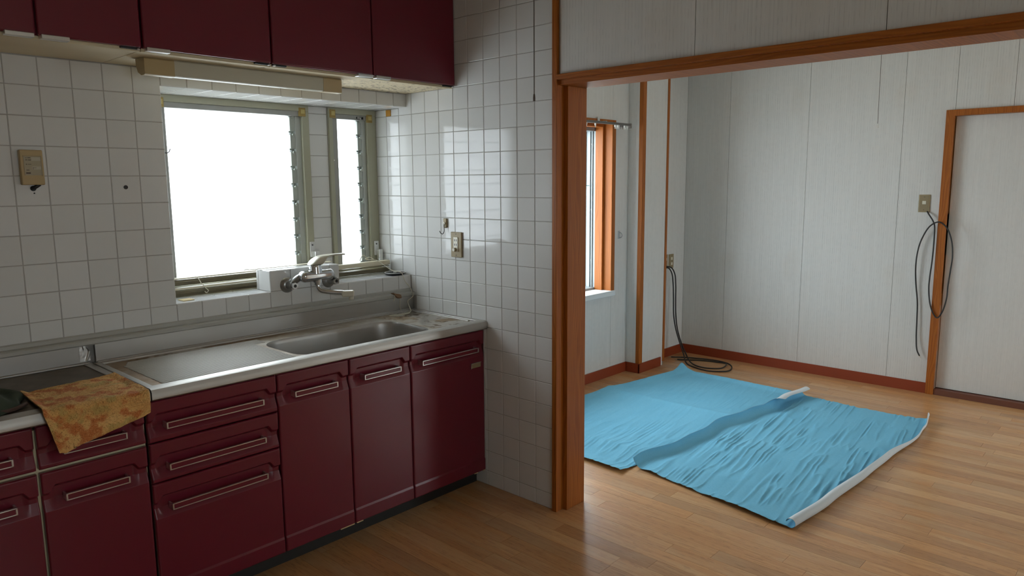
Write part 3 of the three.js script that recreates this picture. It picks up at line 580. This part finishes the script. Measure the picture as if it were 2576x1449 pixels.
// ------------------------------------------------------------------ tap
{
  const t = thing('mixer_tap', 'chrome wall mixer tap with cream lever on the tiled block', 'tap');
  for (const x of [-0.697, -0.487]) {
    part('wall_flange', new THREE.LatheGeometry([[0.0, 0.016], [0.016, 0.016], [0.025, 0.013], [0.033, 0.005], [0.0355, 0.0]].map(([r, y]) => new THREE.Vector2(r, y)), 32).rotateX(Math.PI / 2).translate(x, 0.997, 0.001), dullChrome, t);
    part('stop_valve', merge([cyl([x, 0.997, 0.01], [x, 0.997, 0.052], 0.018, 0.0165, 20), cyl([x, 0.997, 0.05], [x, 0.997, 0.066], 0.0155, 0.0155, 6)]), dullChrome, t);
    part('valve_screw', cyl([x, 0.997, 0.0655], [x, 0.997, 0.0672], 0.007, 0.007, 12), blackMat, t);
  }
  part('inlet_arm', merge([tube([[-0.697, 0.999, 0.034], [-0.692, 1.012, 0.044], [-0.678, 1.03, 0.064], [-0.664, 1.036, 0.075]], 0.0155, 24, 14), tube([[-0.487, 0.999, 0.034], [-0.494, 1.01, 0.044], [-0.513, 1.026, 0.062], [-0.53, 1.034, 0.075]], 0.0155, 24, 14)]), dullChrome, t);
  part('body', new RoundedBoxGeometry(0.168, 0.05, 0.056, 8, 0.0225).translate(-0.6, 1.035, 0.082), chrome, t);
  part('collar', merge([cyl([-0.604, 1.046, 0.082], [-0.604, 1.074, 0.082], 0.030, 0.0275, 32), cyl([-0.604, 1.074, 0.082], [-0.604, 1.082, 0.082], 0.026, 0.026, 32)]), chrome, t);
  // lever: a dome that sweeps into a flat blade
  const lev = grid(48, 24, (u, v) => {
    const a = v * Math.PI * 2, s = u, x = s < 0.45 ? lerp(-0.638, -0.568, s / 0.45) : lerp(-0.568, -0.452, (s - 0.45) / 0.55), k = clamp(s / 0.45), cap = Math.sqrt(Math.max(0, 1 - Math.pow(1 - Math.min(1, s / 0.2), 2)));
    const top = lerp(1.086, 1.121, Math.sin(Math.min(1, k * 1.15) * Math.PI / 2)) + 0.004 * Math.sin(clamp((s - 0.3) / 0.7) * Math.PI * 0.8), bot = lerp(1.081, top - 0.009, sstep(0.36, 0.56, s));
    const w = s < 0.45 ? 0.0305 * Math.max(cap, 0.05) : lerp(0.0305, 0.015, sstep(0.45, 0.75, s)) * (s > 0.98 ? 0.5 : 1);
    const yc = (top + bot) / 2, hy = (top - bot) / 2 * (s > 0.98 ? 0.5 : 1), pw = (c) => Math.sign(c) * Math.pow(Math.abs(c), 0.7);
    return [x, yc + hy * pw(Math.sin(a)) * Math.max(cap, 0.2), 0.082 + w * pw(Math.cos(a))];
  });
  part('lever', lev, phy({ color: '#c9c4b2', roughness: 0.3, side: THREE.DoubleSide }), t);
  part('spout_nut', merge([cyl([-0.597, 1.018, 0.086], [-0.597, 1.006, 0.086], 0.0205, 0.0205, 8), cyl([-0.597, 1.006, 0.086], [-0.597, 0.994, 0.086], 0.0155, 0.0155, 20)]), chrome, t);
  part('spout', tube([[-0.597, 1.0, 0.086], [-0.597, 0.984, 0.088], [-0.59, 0.970, 0.098], [-0.575, 0.9645, 0.112], [-0.545, 0.9595, 0.136], [-0.515, 0.956, 0.158]], 0.0105, 40, 14), chrome, t);
  part('spout_tip', new RoundedBoxGeometry(0.054, 0.027, 0.036, 4, 0.007).rotateY(-0.62).translate(-0.5, 0.9515, 0.171), creamPlastic, t);
  part('nozzle', cyl([-0.489, 0.942, 0.178], [-0.489, 0.926, 0.178], 0.012, 0.0105, 18), creamPlastic, t);
}
// ------------------------------------------------------------------ blinds lying on the window sill
const slatMats = ['#cfc6ac', '#b9ae92', '#c4bb9f'].map((c) => std({ color: c, roughness: 0.45 }));
function slatGeo(l) { const g = grid(10, 4, (u, v) => [(u - 0.5) * l, 0.0018 * (1 - Math.pow(2 * v - 1, 2)), (0.5 - v) * -0.034], null, true); return merge([g, offsetSheet(g, -0.0008)]); }
function blind(label, xc, l, yBase, zc, bundles) {
  const b = thing('venetian_blind', label, 'blind'); const sg = slatGeo(l);
  for (const [y0, n, dz, tilt, rail] of bundles) {
    for (let i = 0; i < n; i++) { const s = part('slat', sg, slatMats[i % 3], b); s.position.set(xc + rr(-0.003, 0.003), yBase + y0 + 0.0026 * i, zc + dz + rr(-0.004, 0.004)); s.rotation.set(0.05 + rr(-0.03, 0.06), rr(-0.008, 0.008), tilt + rr(-0.004, 0.004)); }
    if (rail) { const r = part('rail', bx(-l / 2, l / 2, 0, rail, -0.017, 0.0175, 0.003), slatMats[0], b); r.position.set(xc, yBase + y0 + 0.0026 * n + 0.003, zc + dz); r.rotation.z = tilt; }
  }
  return b;
}
{
  const cordM = std({ color: '#cfc8b4', roughness: 0.8 });
  const b1 = blind('long cream venetian blind folded on the sill below the wide louvre window', -0.80, 0.745, RY0 + 0.004, -0.165, [[0.002, 9, 0.0, 0.006, 0.008], [0.046, 8, -0.012, 0.004, 0.006]]);
  part('lift_cord', merge([tube([[-1.03, 1.052, -0.155], [-1.025, 1.045, -0.14], [-1.018, 1.03, -0.136], [-1.012, 1.02, -0.14]], 0.0018, 20, 6), tube([[-1.01, 1.022, -0.142], [-1.004, 1.014, -0.138], [-0.998, 1.004, -0.137], [-0.988, 0.992, -0.137], [-0.998, 0.984, -0.134], [-1.004, 0.99, -0.135]], 0.0018, 30, 6)]), cordM, b1);
  const b2 = blind('short cream venetian blind folded on the sill below the narrow louvre window', -0.205, 0.375, RY0 + 0.004, -0.168, [[0.004, 8, -0.004, -0.004, 0], [0.034, 1, 0.006, 0.0, 0.022]]);
  part('lift_cord', tube([[-0.19, 1.047, -0.17], [-0.165, 1.075, -0.172], [-0.14, 1.05, -0.166], [-0.12, 1.048, -0.16], [-0.10, 1.045, -0.15], [-0.085, 1.02, -0.105], [-0.075, 0.996, -0.05], [-0.066, 0.992, 0.002], [-0.058, 0.97, 0.012], [-0.05, 0.945, 0.014], [-0.04, 0.915, 0.04], [-0.028, 0.872, 0.046], [-0.045, 0.862, 0.05], [-0.06, 0.85, 0.044], [-0.056, 0.82, 0.05], [-0.075, 0.806, 0.085], [-0.13, 0.8045, 0.11], [-0.205, 0.805, 0.105], [-0.235, 0.805, 0.115], [-0.185, 0.805, 0.135], [-0.12, 0.8055, 0.125], [-0.09, 0.8055, 0.095]], 0.0017, 200, 6), cordM, b2);
  part('cord_loop', tube([[-0.15, 1.056, -0.172], [-0.135, 1.062, -0.16], [-0.12, 1.052, -0.15], [-0.14, 1.05, -0.145], [-0.16, 1.054, -0.16]], 0.0019, 50, 6, true), cordM, b2);
  // knotted cord bundle hanging over the ledge
  const k = thing('cord_bundle', 'knotted brown cord bundle hanging on the grey ledge', 'cord'); const kb = std({ color: '#8d6e52', roughness: 0.9 });
  part('knot', merge([0, 1, 2, 3, 4].map((i) => tube([[-0.155 + 0.004 * i, 0.897, 0.034], [-0.135, 0.893 - 0.003 * i, 0.042 + 0.002 * i], [-0.105, 0.884 - 0.003 * i, 0.044 + 0.001 * i], [-0.1, 0.878 - 0.002 * i, 0.041], [-0.125, 0.885 - 0.003 * i, 0.039]], 0.0022, 24, 6, true))), kb, k);
  part('loose_end', tube([[-0.14, 0.888, 0.042], [-0.142, 0.872, 0.043], [-0.146, 0.858, 0.041]], 0.0022, 14, 6), cordM, k);
  part('loose_end', tube([[-0.11, 0.882, 0.042], [-0.104, 0.868, 0.036], [-0.1, 0.845, 0.03], [-0.102, 0.822, 0.032], [-0.108, 0.806, 0.05]], 0.0015, 24, 6), cordM, k);
  solo('paper_scrap', bx(-1.138, -1.092, RY0 + 0.0005, RY0 + 0.004, -0.085, -0.035, 0.001), std({ color: '#cdb98d', roughness: 0.85 }), 'small tan scrap lying on the tiled sill beside the folded blind', 'scrap');
  const d = thing('drain_cover', 'round black rubber drain cover with a pale knob lying on the sill', 'drain cover', [-0.062, RY0 + 0.001, -0.05]);
  part('disc', new THREE.LatheGeometry([[0, 0.006], [0.03, 0.007], [0.05, 0.011], [0.054, 0.011], [0.0545, 0.008], [0.04, 0.0], [0, 0.0]].map(([r, y]) => new THREE.Vector2(r, y)), 40), blackMat, d);
  part('rim', new THREE.TorusGeometry(0.052, 0.0018, 8, 48).rotateX(Math.PI / 2).translate(0, 0.0115, 0), whitePlastic, d);
  part('knob', new THREE.LatheGeometry([[0, 0.017], [0.008, 0.016], [0.009, 0.013], [0.006, 0.007]].map(([r, y]) => new THREE.Vector2(r, y)), 20), whitePlastic, d);
  const r = thing('loose_slat', 'pale flat blind slat lying across the tiled block behind the tap', 'slat'); part('slat', bx(-0.21, 0.21, 0, 0.003, -0.012, 0.012, 0.001), slatMats[0], r); r.position.set(-0.62, 1.068, -0.088); r.rotation.y = 0.02;
  part('end_clip', tube([[-0.21, 0.002, 0], [-0.22, 0.005, 0.003], [-0.232, 0.001, 0.004]], 0.0018, 12, 6), cordM, r);
}
// ------------------------------------------------------------------ small fittings on the kitchen walls
{
  const c = thing('wall_controller', 'beige wall controller with a small menu panel on the tiles', 'controller', [-1.628, 1.498, 0.0008]);
  part('housing', new RoundedBoxGeometry(0.068, 0.116, 0.022, 3, 0.004).translate(0, 0, 0.011), beige, c);
  const face = document.createElement('canvas'); face.width = 128; face.height = 160; const x = face.getContext('2d');
  x.fillStyle = '#a59a80'; x.fillRect(0, 0, 128, 160); x.fillStyle = '#b4ad98'; x.fillRect(58, 6, 66, 30); x.fillRect(58, 84, 66, 26); x.fillStyle = '#574b3c';
  for (const [a, b, w, h] of [[12, 10, 14, 4], [30, 8, 22, 6], [12, 26, 16, 6], [32, 26, 22, 7], [14, 62, 8, 8], [28, 64, 26, 4], [14, 112, 22, 6], [10, 134, 34, 13], [64, 90, 3, 20], [64, 94, 26, 3]]) x.fillRect(a, b, w, h);
  const ft = new THREE.CanvasTexture(face); ft.colorSpace = THREE.SRGBColorSpace;
  const fp = part('menu_panel', new THREE.BoxGeometry(0.05, 0.062, 0.002).translate(0.0015, 0.005, 0.0225), std({ map: ft, roughness: 0.5 }), c); fp.userData.label = 'grey printed panel with small dark lettering';
  part('lip', merge([bx(-0.025, 0.028, 0.036, 0.0385, 0.021, 0.0245), bx(0.0265, 0.0285, -0.028, 0.038, 0.021, 0.0245)]), beigeDark, c);
  part('cable_stub', tube([[-0.002, -0.07, 0.001], [0.006, -0.066, 0.008], [0.02, -0.056, 0.010]], 0.006, 14, 10), blackMat, c);
}
{
  const o = thing('wall_outlet', 'brown double socket with a round earth knob on the tiled side wall', 'outlet', [-0.0005, 1.145, 0.352]); o.rotation.y = -Math.PI / 2;
  part('plate', new RoundedBoxGeometry(0.073, 0.119, 0.009, 2, 0.003).translate(0, 0, 0.0045), beigeDark, o);
  part('socket_body', new RoundedBoxGeometry(0.03, 0.068, 0.004, 2, 0.001).translate(0, 0.002, 0.0105), creamPlastic, o);
  for (const y of [0.021, 0.0]) for (const x of [-0.006, 0.006]) part('slot', bx(x - 0.002, x + 0.002, y - 0.005, y + 0.005, 0.0122, 0.0128), blackMat, o);
  part('earth_knob', merge([cyl([0, -0.023, 0.012], [0, -0.023, 0.026], 0.009, 0.009, 18)]), beigeDark, o); part('knob_cap', cyl([0, -0.023, 0.026], [0, -0.023, 0.0275], 0.008, 0.007, 18), creamPlastic, o);
  for (const y of [0.05, -0.05]) part('screw', cyl([0, y, 0.0088], [0, y, 0.0095], 0.0025, 0.0025, 10), blackMat, o);
  const k = thing('wall_hook', 'beige stick-on hook with a dark wire hook above the socket', 'hook', [-0.0005, 1.244, 0.275]); k.rotation.y = -Math.PI / 2;
  part('pad', new RoundedBoxGeometry(0.024, 0.046, 0.009, 3, 0.0075).translate(0, 0, 0.0045), beigeDark, k); part('boss', cyl([0, 0, 0.009], [0, 0, 0.015], 0.007, 0.006, 16), creamPlastic, k);
  part('wire_hook', tube([[0, 0, 0.014], [0, -0.02, 0.013], [0, -0.04, 0.014], [0, -0.05, 0.022], [0, -0.047, 0.034], [0, -0.036, 0.042]], 0.0017, 30, 8), blackMat, k);
  const ck = thing('cup_hook', 'small dark wire hook screwed into the tiled window edge', 'hook'); part('wire', tube([[-1.181, 1.5575, -0.004], [-1.172, 1.557, -0.001], [-1.165, 1.562, 0.002], [-1.162, 1.571, 0.003]], 0.0016, 16, 8), blackMat, ck); part('tip', new THREE.SphereGeometry(0.002, 8, 6).translate(-1.162, 1.571, 0.003), blackMat, ck);
  solo('adhesive_pad', bx(-0.0035, -0.0002, 1.770, 1.801, -0.160, -0.122, 0.001), std({ color: '#b98428', roughness: 0.6 }), 'amber adhesive square stuck on the tiled side wall', 'tape');
  const c = thing('light_pull_cord', 'grey pull cord with a dark tapered grip hanging before the tiles', 'pull cord'); part('cord', cyl([-0.055, H, 0.884], [-0.055, 1.79, 0.884], 0.0015, 0.0015, 8), std({ color: '#5d564e', roughness: 0.8 }), c);
  part('grip', new THREE.LatheGeometry([[0, 0], [0.0045, 0], [0.0048, 0.012], [0.0036, 0.026], [0.001, 0.031]].map(([r, y]) => new THREE.Vector2(r, y)), 14).translate(-0.055, 1.762, 0.884), std({ color: '#5a4b40', roughness: 0.5 }), c);
}
// ------------------------------------------------------------------ cloths on the worktop
{
  const clothTex = tex(512, 512, (u, v) => {
    const a = fbm(u, v, 6, 6, 4, 101), b = fbm(u, v, 9, 9, 4, 103), s = fbm(u, v, 170, 170, 2, 105);
    let c = mixc([206, 146, 76], [232, 190, 124], a); c = mixc(c, [190, 104, 52], sstep(0.5, 0.7, b) * 0.8); c = mixc(c, [168, 152, 84], sstep(0.55, 0.75, fbm(u, v, 7, 7, 3, 107)) * 0.55);
    if (s > 0.73) c = mixc(c, [96, 56, 28], 0.45); else if (s < 0.27) c = mixc(c, [236, 200, 140], 0.5);
    return c;
  });
  const wr = (x, y, s) => fbm(x, y, 5, 5, 4, s) - 0.5;
  const L = [0, 0.29, 0.31, 0.44];
  const g = grid(56, 70, (u, v) => {
    const x0 = lerp(-1.792, -1.806, v), x1 = lerp(-1.512, -1.516, v), s = v * 0.40, back = 0.27 + 0.05 * (1 - u) * 0.6;
    let x = lerp(x0, x1, u), y, z, top = 0.806 + 0.012 * Math.abs(wr(u, v, 111)) + 0.010 * sstep(0.9, 1, u) * (0.4 + rnd() * 0.15) + 0.008 * sstep(0.08, 0, u);
    const zt = 0.556, topLen = zt - back;
    if (s < topLen) { z = back + s; y = top; }
    else { const t = s - topLen, arc = 0.016; if (t < arc * 1.57) { const a = t / arc; z = zt + arc * Math.sin(a); y = top - arc * (1 - Math.cos(a)); } else { const dn = t - arc * 1.57; z = zt + arc + 0.008 * wr(u * 1.5, v, 113); y = top - arc - dn * lerp(1.02, 0.66, Math.pow(u, 1.2)); x += (u < 0.5 ? 0.035 * (0.5 - u) : 0) * dn / 0.12 * 2 * (u < 0.2 ? 1 : 0.5); } }
    z += 0.006 * wr(u, v + 0.3, 117); y += 0.006 * wr(u, v, 115) * (s < topLen ? 1 : 0.2);
    return [x, y, z];
  }, (u, v) => [u * 0.9, v * 1.3], true);
  const c = thing('brown_cloth', 'mottled orange-brown cloth draped over the worktop edge above a drawer', 'cloth');
  part('top_face', g, std({ map: clothTex, roughness: 0.95, bumpMap: tex(256, 256, (u, v) => { const k = 255 * fbm(u, v, 60, 60, 3, 121); return [k, k, k]; }, false), bumpScale: 0.003, side: THREE.DoubleSide }), c);
  part('underside', offsetSheet(g, -0.0035), std({ color: '#a98f66', roughness: 0.95 }), c);
  const gg = grid(40, 30, (u, v) => { const a = u * Math.PI * 2, r = v, k = 1 + 0.08 * Math.sin(3 * a) + 0.05 * Math.sin(7 * a + 1); return [-1.90 + 0.105 * k * r * Math.cos(a), 0.8035 + 0.028 * Math.sqrt(Math.max(0, 1 - Math.pow(r, 2.4))) * (1 + 0.25 * Math.sin(9 * r + 3 * a)), 0.345 - 0.15 * k * r * Math.sin(a)]; });
  const gc = thing('green_cloth', 'dark green crumpled cloth lying beside the brown cloth', 'cloth'); part('fold', gg, std({ color: lin(0.03, 0.042, 0.022), roughness: 0.9, side: THREE.DoubleSide }), gc);
  part('fringe', merge([tube([[-1.99, 0.806, 0.45], [-1.92, 0.808, 0.485], [-1.85, 0.807, 0.475], [-1.81, 0.808, 0.44]], 0.006, 30, 8)]), std({ color: '#54423a', roughness: 0.95 }), gc);
}
// ------------------------------------------------------------------ room: rail, hook, cables, plates, cord
{
  const rl = thing('curtain_rail', 'grey metal curtain rail with white runners above the narrow window', 'curtain rail');
  const rm = std({ color: '#77736f', metalness: 0.6, roughness: 0.4 });
  part('rail', bx(WX0 - 0.12, 2.118, 1.822, 1.838, -0.106, -0.088, 0.002), rm, rl); part('end_stop', bx(2.108, 2.122, 1.806, 1.84, -0.108, -0.086, 0.003), rm, rl);
  part('bracket', merge([bx(1.80, 1.824, 1.836, 1.872, -0.158, -0.15, 0.001), bx(1.802, 1.82, 1.838, 1.842, -0.155, -0.085, 0.001)]), silver, rl); part('bracket', merge([bx(1.0, 1.024, 1.836, 1.872, -0.158, -0.15, 0.001), bx(1.002, 1.02, 1.838, 1.842, -0.155, -0.085, 0.001)]), silver, rl);
  for (const [x, m] of [[1.93, 0], [1.945, 0], [1.965, 0], [1.995, 1], [2.02, 1], [2.045, 0], [2.06, 0], [2.08, 0], [1.70, 0], [1.60, 0]]) part('runner', merge([bx(x - 0.005, x + 0.005, 1.808, 1.823, -0.102, -0.092, 0.002), tube([[x, 1.81, -0.097], [x + 0.004, 1.802, -0.097], [x, 1.796, -0.097], [x - 0.004, 1.802, -0.097]], 0.0014, 16, 6, true)]), m ? std({ color: '#4f4a46', roughness: 0.6 }) : whitePlastic, rl);
  const h = thing('clear_hook', 'small clear plastic hook on the white wall beside the narrow window', 'hook', [2.098, 1.046, ZW + 0.0005]); const cp = phy({ color: '#b9bcc0', roughness: 0.2 });
  part('pad', new RoundedBoxGeometry(0.022, 0.058, 0.004, 2, 0.0018).translate(0, 0, 0.002), cp, h); part('hook', tube([[0, 0.018, 0.004], [0.006, 0.012, 0.018], [0.008, -0.006, 0.024], [0.004, -0.02, 0.018], [0, -0.022, 0.006]], 0.003, 24, 8), cp, h);
}
function plate(name, label, pos, turn, w, h, rockers) {
  const o = thing(name, label, name.includes('switch') ? 'switch' : 'outlet', pos); o.rotation.y = turn;
  part('plate', new RoundedBoxGeometry(w, h, 0.007, 2, 0.003).translate(0, 0, 0.0035), beigeDark, o); part('plate_field', new RoundedBoxGeometry(w - 0.014, h - 0.012, 0.002, 2, 0.001).translate(0, 0, 0.0072), std({ color: '#8d7d5f', roughness: 0.5 }), o);
  for (const y of rockers) part('insert', new RoundedBoxGeometry(0.022, 0.022, 0.004, 2, 0.001).translate(0, y, 0.0095), creamPlastic, o);
  for (const y of [0.042, -0.042]) part('screw', cyl([0, y, 0.008], [0, y, 0.0088], 0.002, 0.002, 8), blackMat, o);
  return o;
}
plate('double_outlet', 'brown plate with two white inserts near the room corner', [2.842, 0.788, ZW + 0.0003], 0, 0.07, 0.115, [0.022, -0.02]);
plate('cable_outlet', 'brown plate half hidden by the pillar strip where the black cables come out', [2.752, 0.79, ZW + 0.0003], 0, 0.07, 0.115, [0.02]);
plate('wall_switch', 'brown switch plate with one white rocker beside the door frame', [XF - 0.0003, 1.274, 1.597], -Math.PI / 2, 0.068, 0.115, [0.006]);
{
  const rub = std({ color: lin(0.014, 0.012, 0.011), roughness: 0.5 }), core = std({ color: '#b0a48c', roughness: 0.6 });
  const c1 = thing('black_cable', 'black cable from the half-hidden outlet looping wide on the floor', 'cable', [0, 0, 0], 'black cables in the corner');
  part('sheath', tube([[2.722, 0.75, -0.158], [2.745, 0.742, -0.13], [2.775, 0.70, -0.118], [2.788, 0.62, -0.112], [2.79, 0.5, -0.106], [2.79, 0.36, -0.1], [2.80, 0.25, -0.085], [2.80, 0.15, -0.05], [2.775, 0.06, 0.005], [2.70, 0.008, 0.075], [2.62, 0.0055, 0.2], [2.60, 0.0055, 0.33], [2.68, 0.0055, 0.43], [2.80, 0.0055, 0.41], [2.90, 0.0055, 0.33], [2.93, 0.0055, 0.2], [2.89, 0.0055, 0.05], [2.85, 0.0055, -0.05], [2.80, 0.0055, -0.12]], 0.0052, 220, 10), rub, c1); part('bare_end', cyl([2.80, 0.0055, -0.12], [2.788, 0.0055, -0.138], 0.0025, 0.002, 8), core, c1);
  const c2 = thing('black_cable', 'black cable from the half-hidden outlet in the tighter floor loop', 'cable', [0, 0, 0], 'black cables in the corner');
  part('sheath', tube([[2.738, 0.755, -0.158], [2.775, 0.745, -0.125], [2.812, 0.69, -0.112], [2.824, 0.6, -0.108], [2.822, 0.48, -0.104], [2.818, 0.35, -0.096], [2.82, 0.24, -0.08], [2.812, 0.14, -0.04], [2.785, 0.06, 0.02], [2.74, 0.017, 0.08], [2.68, 0.0055, 0.17], [2.665, 0.0055, 0.27], [2.73, 0.0055, 0.355], [2.84, 0.016, 0.345], [2.885, 0.0055, 0.24], [2.86, 0.0055, 0.13], [2.80, 0.0055, 0.03], [2.76, 0.0055, -0.04]], 0.0052, 200, 10), rub, c2); part('bare_end', cyl([2.76, 0.0055, -0.04], [2.748, 0.0055, -0.058], 0.0025, 0.002, 8), core, c2);
  const c3 = thing('hanging_cable', 'black cable hanging in a tall loop from the switch plate by the door', 'cable');
  const X = XF - 0.03, w = (z, y, x = X) => [x, y, z];
  part('sheath', tube([w(1.618, 1.222, XF - 0.005), w(1.632, 1.205, XF - 0.022), w(1.66, 1.165), w(1.672, 1.135), w(1.676, 1.05), w(1.674, 0.9), w(1.668, 0.80), w(1.667, 0.72), w(1.68, 0.62), w(1.705, 0.55), w(1.73, 0.527, X - 0.01), w(1.757, 0.565, X - 0.02), w(1.78, 0.66, X - 0.03), w(1.783, 0.75, X - 0.03), w(1.79, 0.85, X - 0.03), w(1.795, 0.94, X - 0.03), w(1.782, 1.04, X - 0.025), w(1.745, 1.125, X - 0.018), w(1.70, 1.157, X - 0.014), w(1.65, 1.13, X - 0.008), w(1.60, 1.03, X), w(1.583, 0.94, X), w(1.58, 0.85, X), w(1.586, 0.74, X + 0.01), w(1.602, 0.62, X + 0.012), w(1.608, 0.5, X + 0.01), w(1.613, 0.37, X + 0.008), w(1.625, 0.29, X), w(1.642, 0.255, X)], 0.0045, 260, 10), rub, c3);
  part('bare_end', cyl([X, 0.255, 1.642], [X, 0.245, 1.65], 0.002, 0.0015, 8), core, c3);
  const p = thing('room_pull_cord', 'thin pale pull cord with a white tip hanging before the far wall', 'pull cord'); part('cord', cyl([2.0, H, 1.583], [2.0, 1.735, 1.588], 0.0014, 0.0014, 8), std({ color: '#6f6a63', roughness: 0.8 }), p); part('tip', cyl([2.0, 1.737, 1.588], [2.0, 1.713, 1.590], 0.0022, 0.0045, 12), whitePlastic, p);
}
// ------------------------------------------------------------------ blue protective sheets on the floor
{
  const blueTex = tex(512, 512, (u, v) => { const a = fbm(u, v, 200, 200, 2, 131), b = fbm(u, v, 6, 12, 4, 133), c = mixc([108, 178, 210], [128, 194, 222], 0.6 * a + 0.4 * b); return c; }, true, [1.2, 1.2]);
  const blue = phy({ map: blueTex, roughness: 0.9, specularIntensity: 0.4, side: THREE.DoubleSide }), whiteBack = phy({ color: '#d3dade', roughness: 0.9, specularIntensity: 0.4 });
  const ridge = (n) => 1 - Math.abs(2 * n - 1);
  const rip = (x, z, s) => { const X = clamp(x / 4), Z = clamp((z + 0.12 * x + 0.5) / 4), m = sstep(0.42, 0.62, fbm(X, Z, 12, 20, 2, s + 7)), m2 = sstep(0.3, 0.55, fbm(X, Z, 14, 24, 2, s + 9)); return 0.5 * (fbm(X, Z, 9, 110, 3, s) - 0.5) + 0.5 * m * (Math.pow(ridge(noise(X * 10, Z * 90, 10, 90, s + 3)), 4) - 0.25) + 0.55 * m2 * (Math.pow(ridge(noise(X * 16, Z * 200, 16, 200, s + 5)), 3) - 0.3); };
  const bump = (x, c, w, h) => h * Math.exp(-Math.abs(x - c) / w);
  {
    const g = grid(190, 260, (u, v) => {
      const x = lerp(lerp(0.60, 2.45, u), lerp(0.537, 2.42, u), v), z = lerp(lerp(-0.09, 0.175, u), lerp(0.93, 1.03, u), v);
      let y = 0.007 + bump(x, 0.82, 0.07, 0.015) + bump(x, 1.66, 0.10, 0.022) + 0.011 * rip(x, z + 0.4, 141) * (0.35 + 0.65 * sstep(1.6, 0.7, x)) + 0.01 * (fbm(x / 4, (z + 1) / 4, 8, 8, 3, 143) - 0.4);
      y += 0.02 * sstep(0.07, 0, v) * (0.5 + 0.5 * sstep(0.35, 0.9, u)) + 0.03 * sstep(0.06, 0, 1 - u) * sstep(0.15, 0, v) + 0.012 * sstep(0.05, 0, u) + 0.016 * sstep(0.03, 0.0, 1 - u);
      return [x, Math.max(y, 0.003), z];
    }, (u, v) => [u * 1.9, v], true);
    const s = thing('protective_sheet', 'flat light blue fabric sheet with fold lines by the narrow window', 'sheet', [0, 0, 0], 'blue sheets on the floor');
    part('blue_side', g, blue, s); part('white_side', offsetSheet(g, -0.0016), whiteBack, s);
  }
  {
    const zf = (x) => { const P = [[0.45, 1.788], [0.85, 1.822], [1.3, 1.846], [1.6, 1.856], [2.0, 1.882], [2.2, 1.868], [2.45, 1.842]]; let i = 0; while (i < P.length - 2 && x > P[i + 1][0]) i++; const t = clamp((x - P[i][0]) / (P[i + 1][0] - P[i][0])); return lerp(P[i][1], P[i + 1][1], t * t * (3 - 2 * t)); };
    const zb = (x) => lerp(0.995, 1.125, clamp((x - 0.6) / 1.8)) + 0.016 * Math.sin(7.5 * x + 0.6) + 0.008 * Math.sin(17 * x);
    const nU = 200, nV = 340;
    const g = grid(nU, nV, (u, v) => {
      const xa = lerp(0.515, 2.395, u), rB = lerp(0.05, 0.03, sstep(0.62, 0.85, u)), aB = lerp(1.45, 1.75, u) + 2.3 * sstep(0.70, 0.82, u), rF = lerp(0.019, 0.017, u), aF = lerp(4.6, 3.1, sstep(0.02, 0.5, u)) - 1.0 * sstep(0.55, 0.75, u) + 0.4 * sstep(0.9, 1, u);
      const b = 0.16, f = 0.86; let z, y = 0, w = 1;
      if (v < b) { const a = aB * (1 - v / b); z = zb(xa) - rB * Math.sin(a); y = rB * (1 - Math.cos(a)); w = 0.25; } else if (v > f) { const a = aF * (v - f) / (1 - f); z = zf(xa) + rF * Math.sin(a); y = rF * (1 - Math.cos(a)); w = 0.15; } else z = lerp(zb(xa), zf(xa), (v - b) / (f - b));
      const x = xa + lerp(0.13, 0, clamp((z - 0.95) / 0.75)) * (1 - u) + lerp(0.06, 0, clamp((z - 0.95) / 0.5)) * u;
      const fl = sstep(b, b + 0.06, v) * sstep(f, f - 0.05, v);
      y += 0.008 + 0.0125 * w * rip(x, z, 151) * (0.4 + 0.6 * fl) + fl * (bump(x, 1.22, 0.07, 0.014) + bump(x, 0.8, 0.05, 0.006) + 0.014 * Math.max(0, fbm(x / 4, (z + 1) / 4, 10, 14, 3, 153) - 0.4));
      y += 0.012 * sstep(0.04, 0, u) * fl * (0.5 + 0.5 * Math.sin(9 * z)) + 0.02 * sstep(0.06, 0, 1 - u) * sstep(0.75, 0.95, v);
      return [x, Math.max(y, 0.004), z];
    }, (u, v) => [u * 1.9, v], true);
    const s = thing('protective_sheet', 'wrinkled light blue fabric sheet with curled white edges', 'sheet', [0, 0, 0], 'blue sheets on the floor');
    part('blue_side', g, blue, s); part('white_side', offsetSheet(g, -0.0016), whiteBack, s);
  }
}
renderer.render(scene, camera);
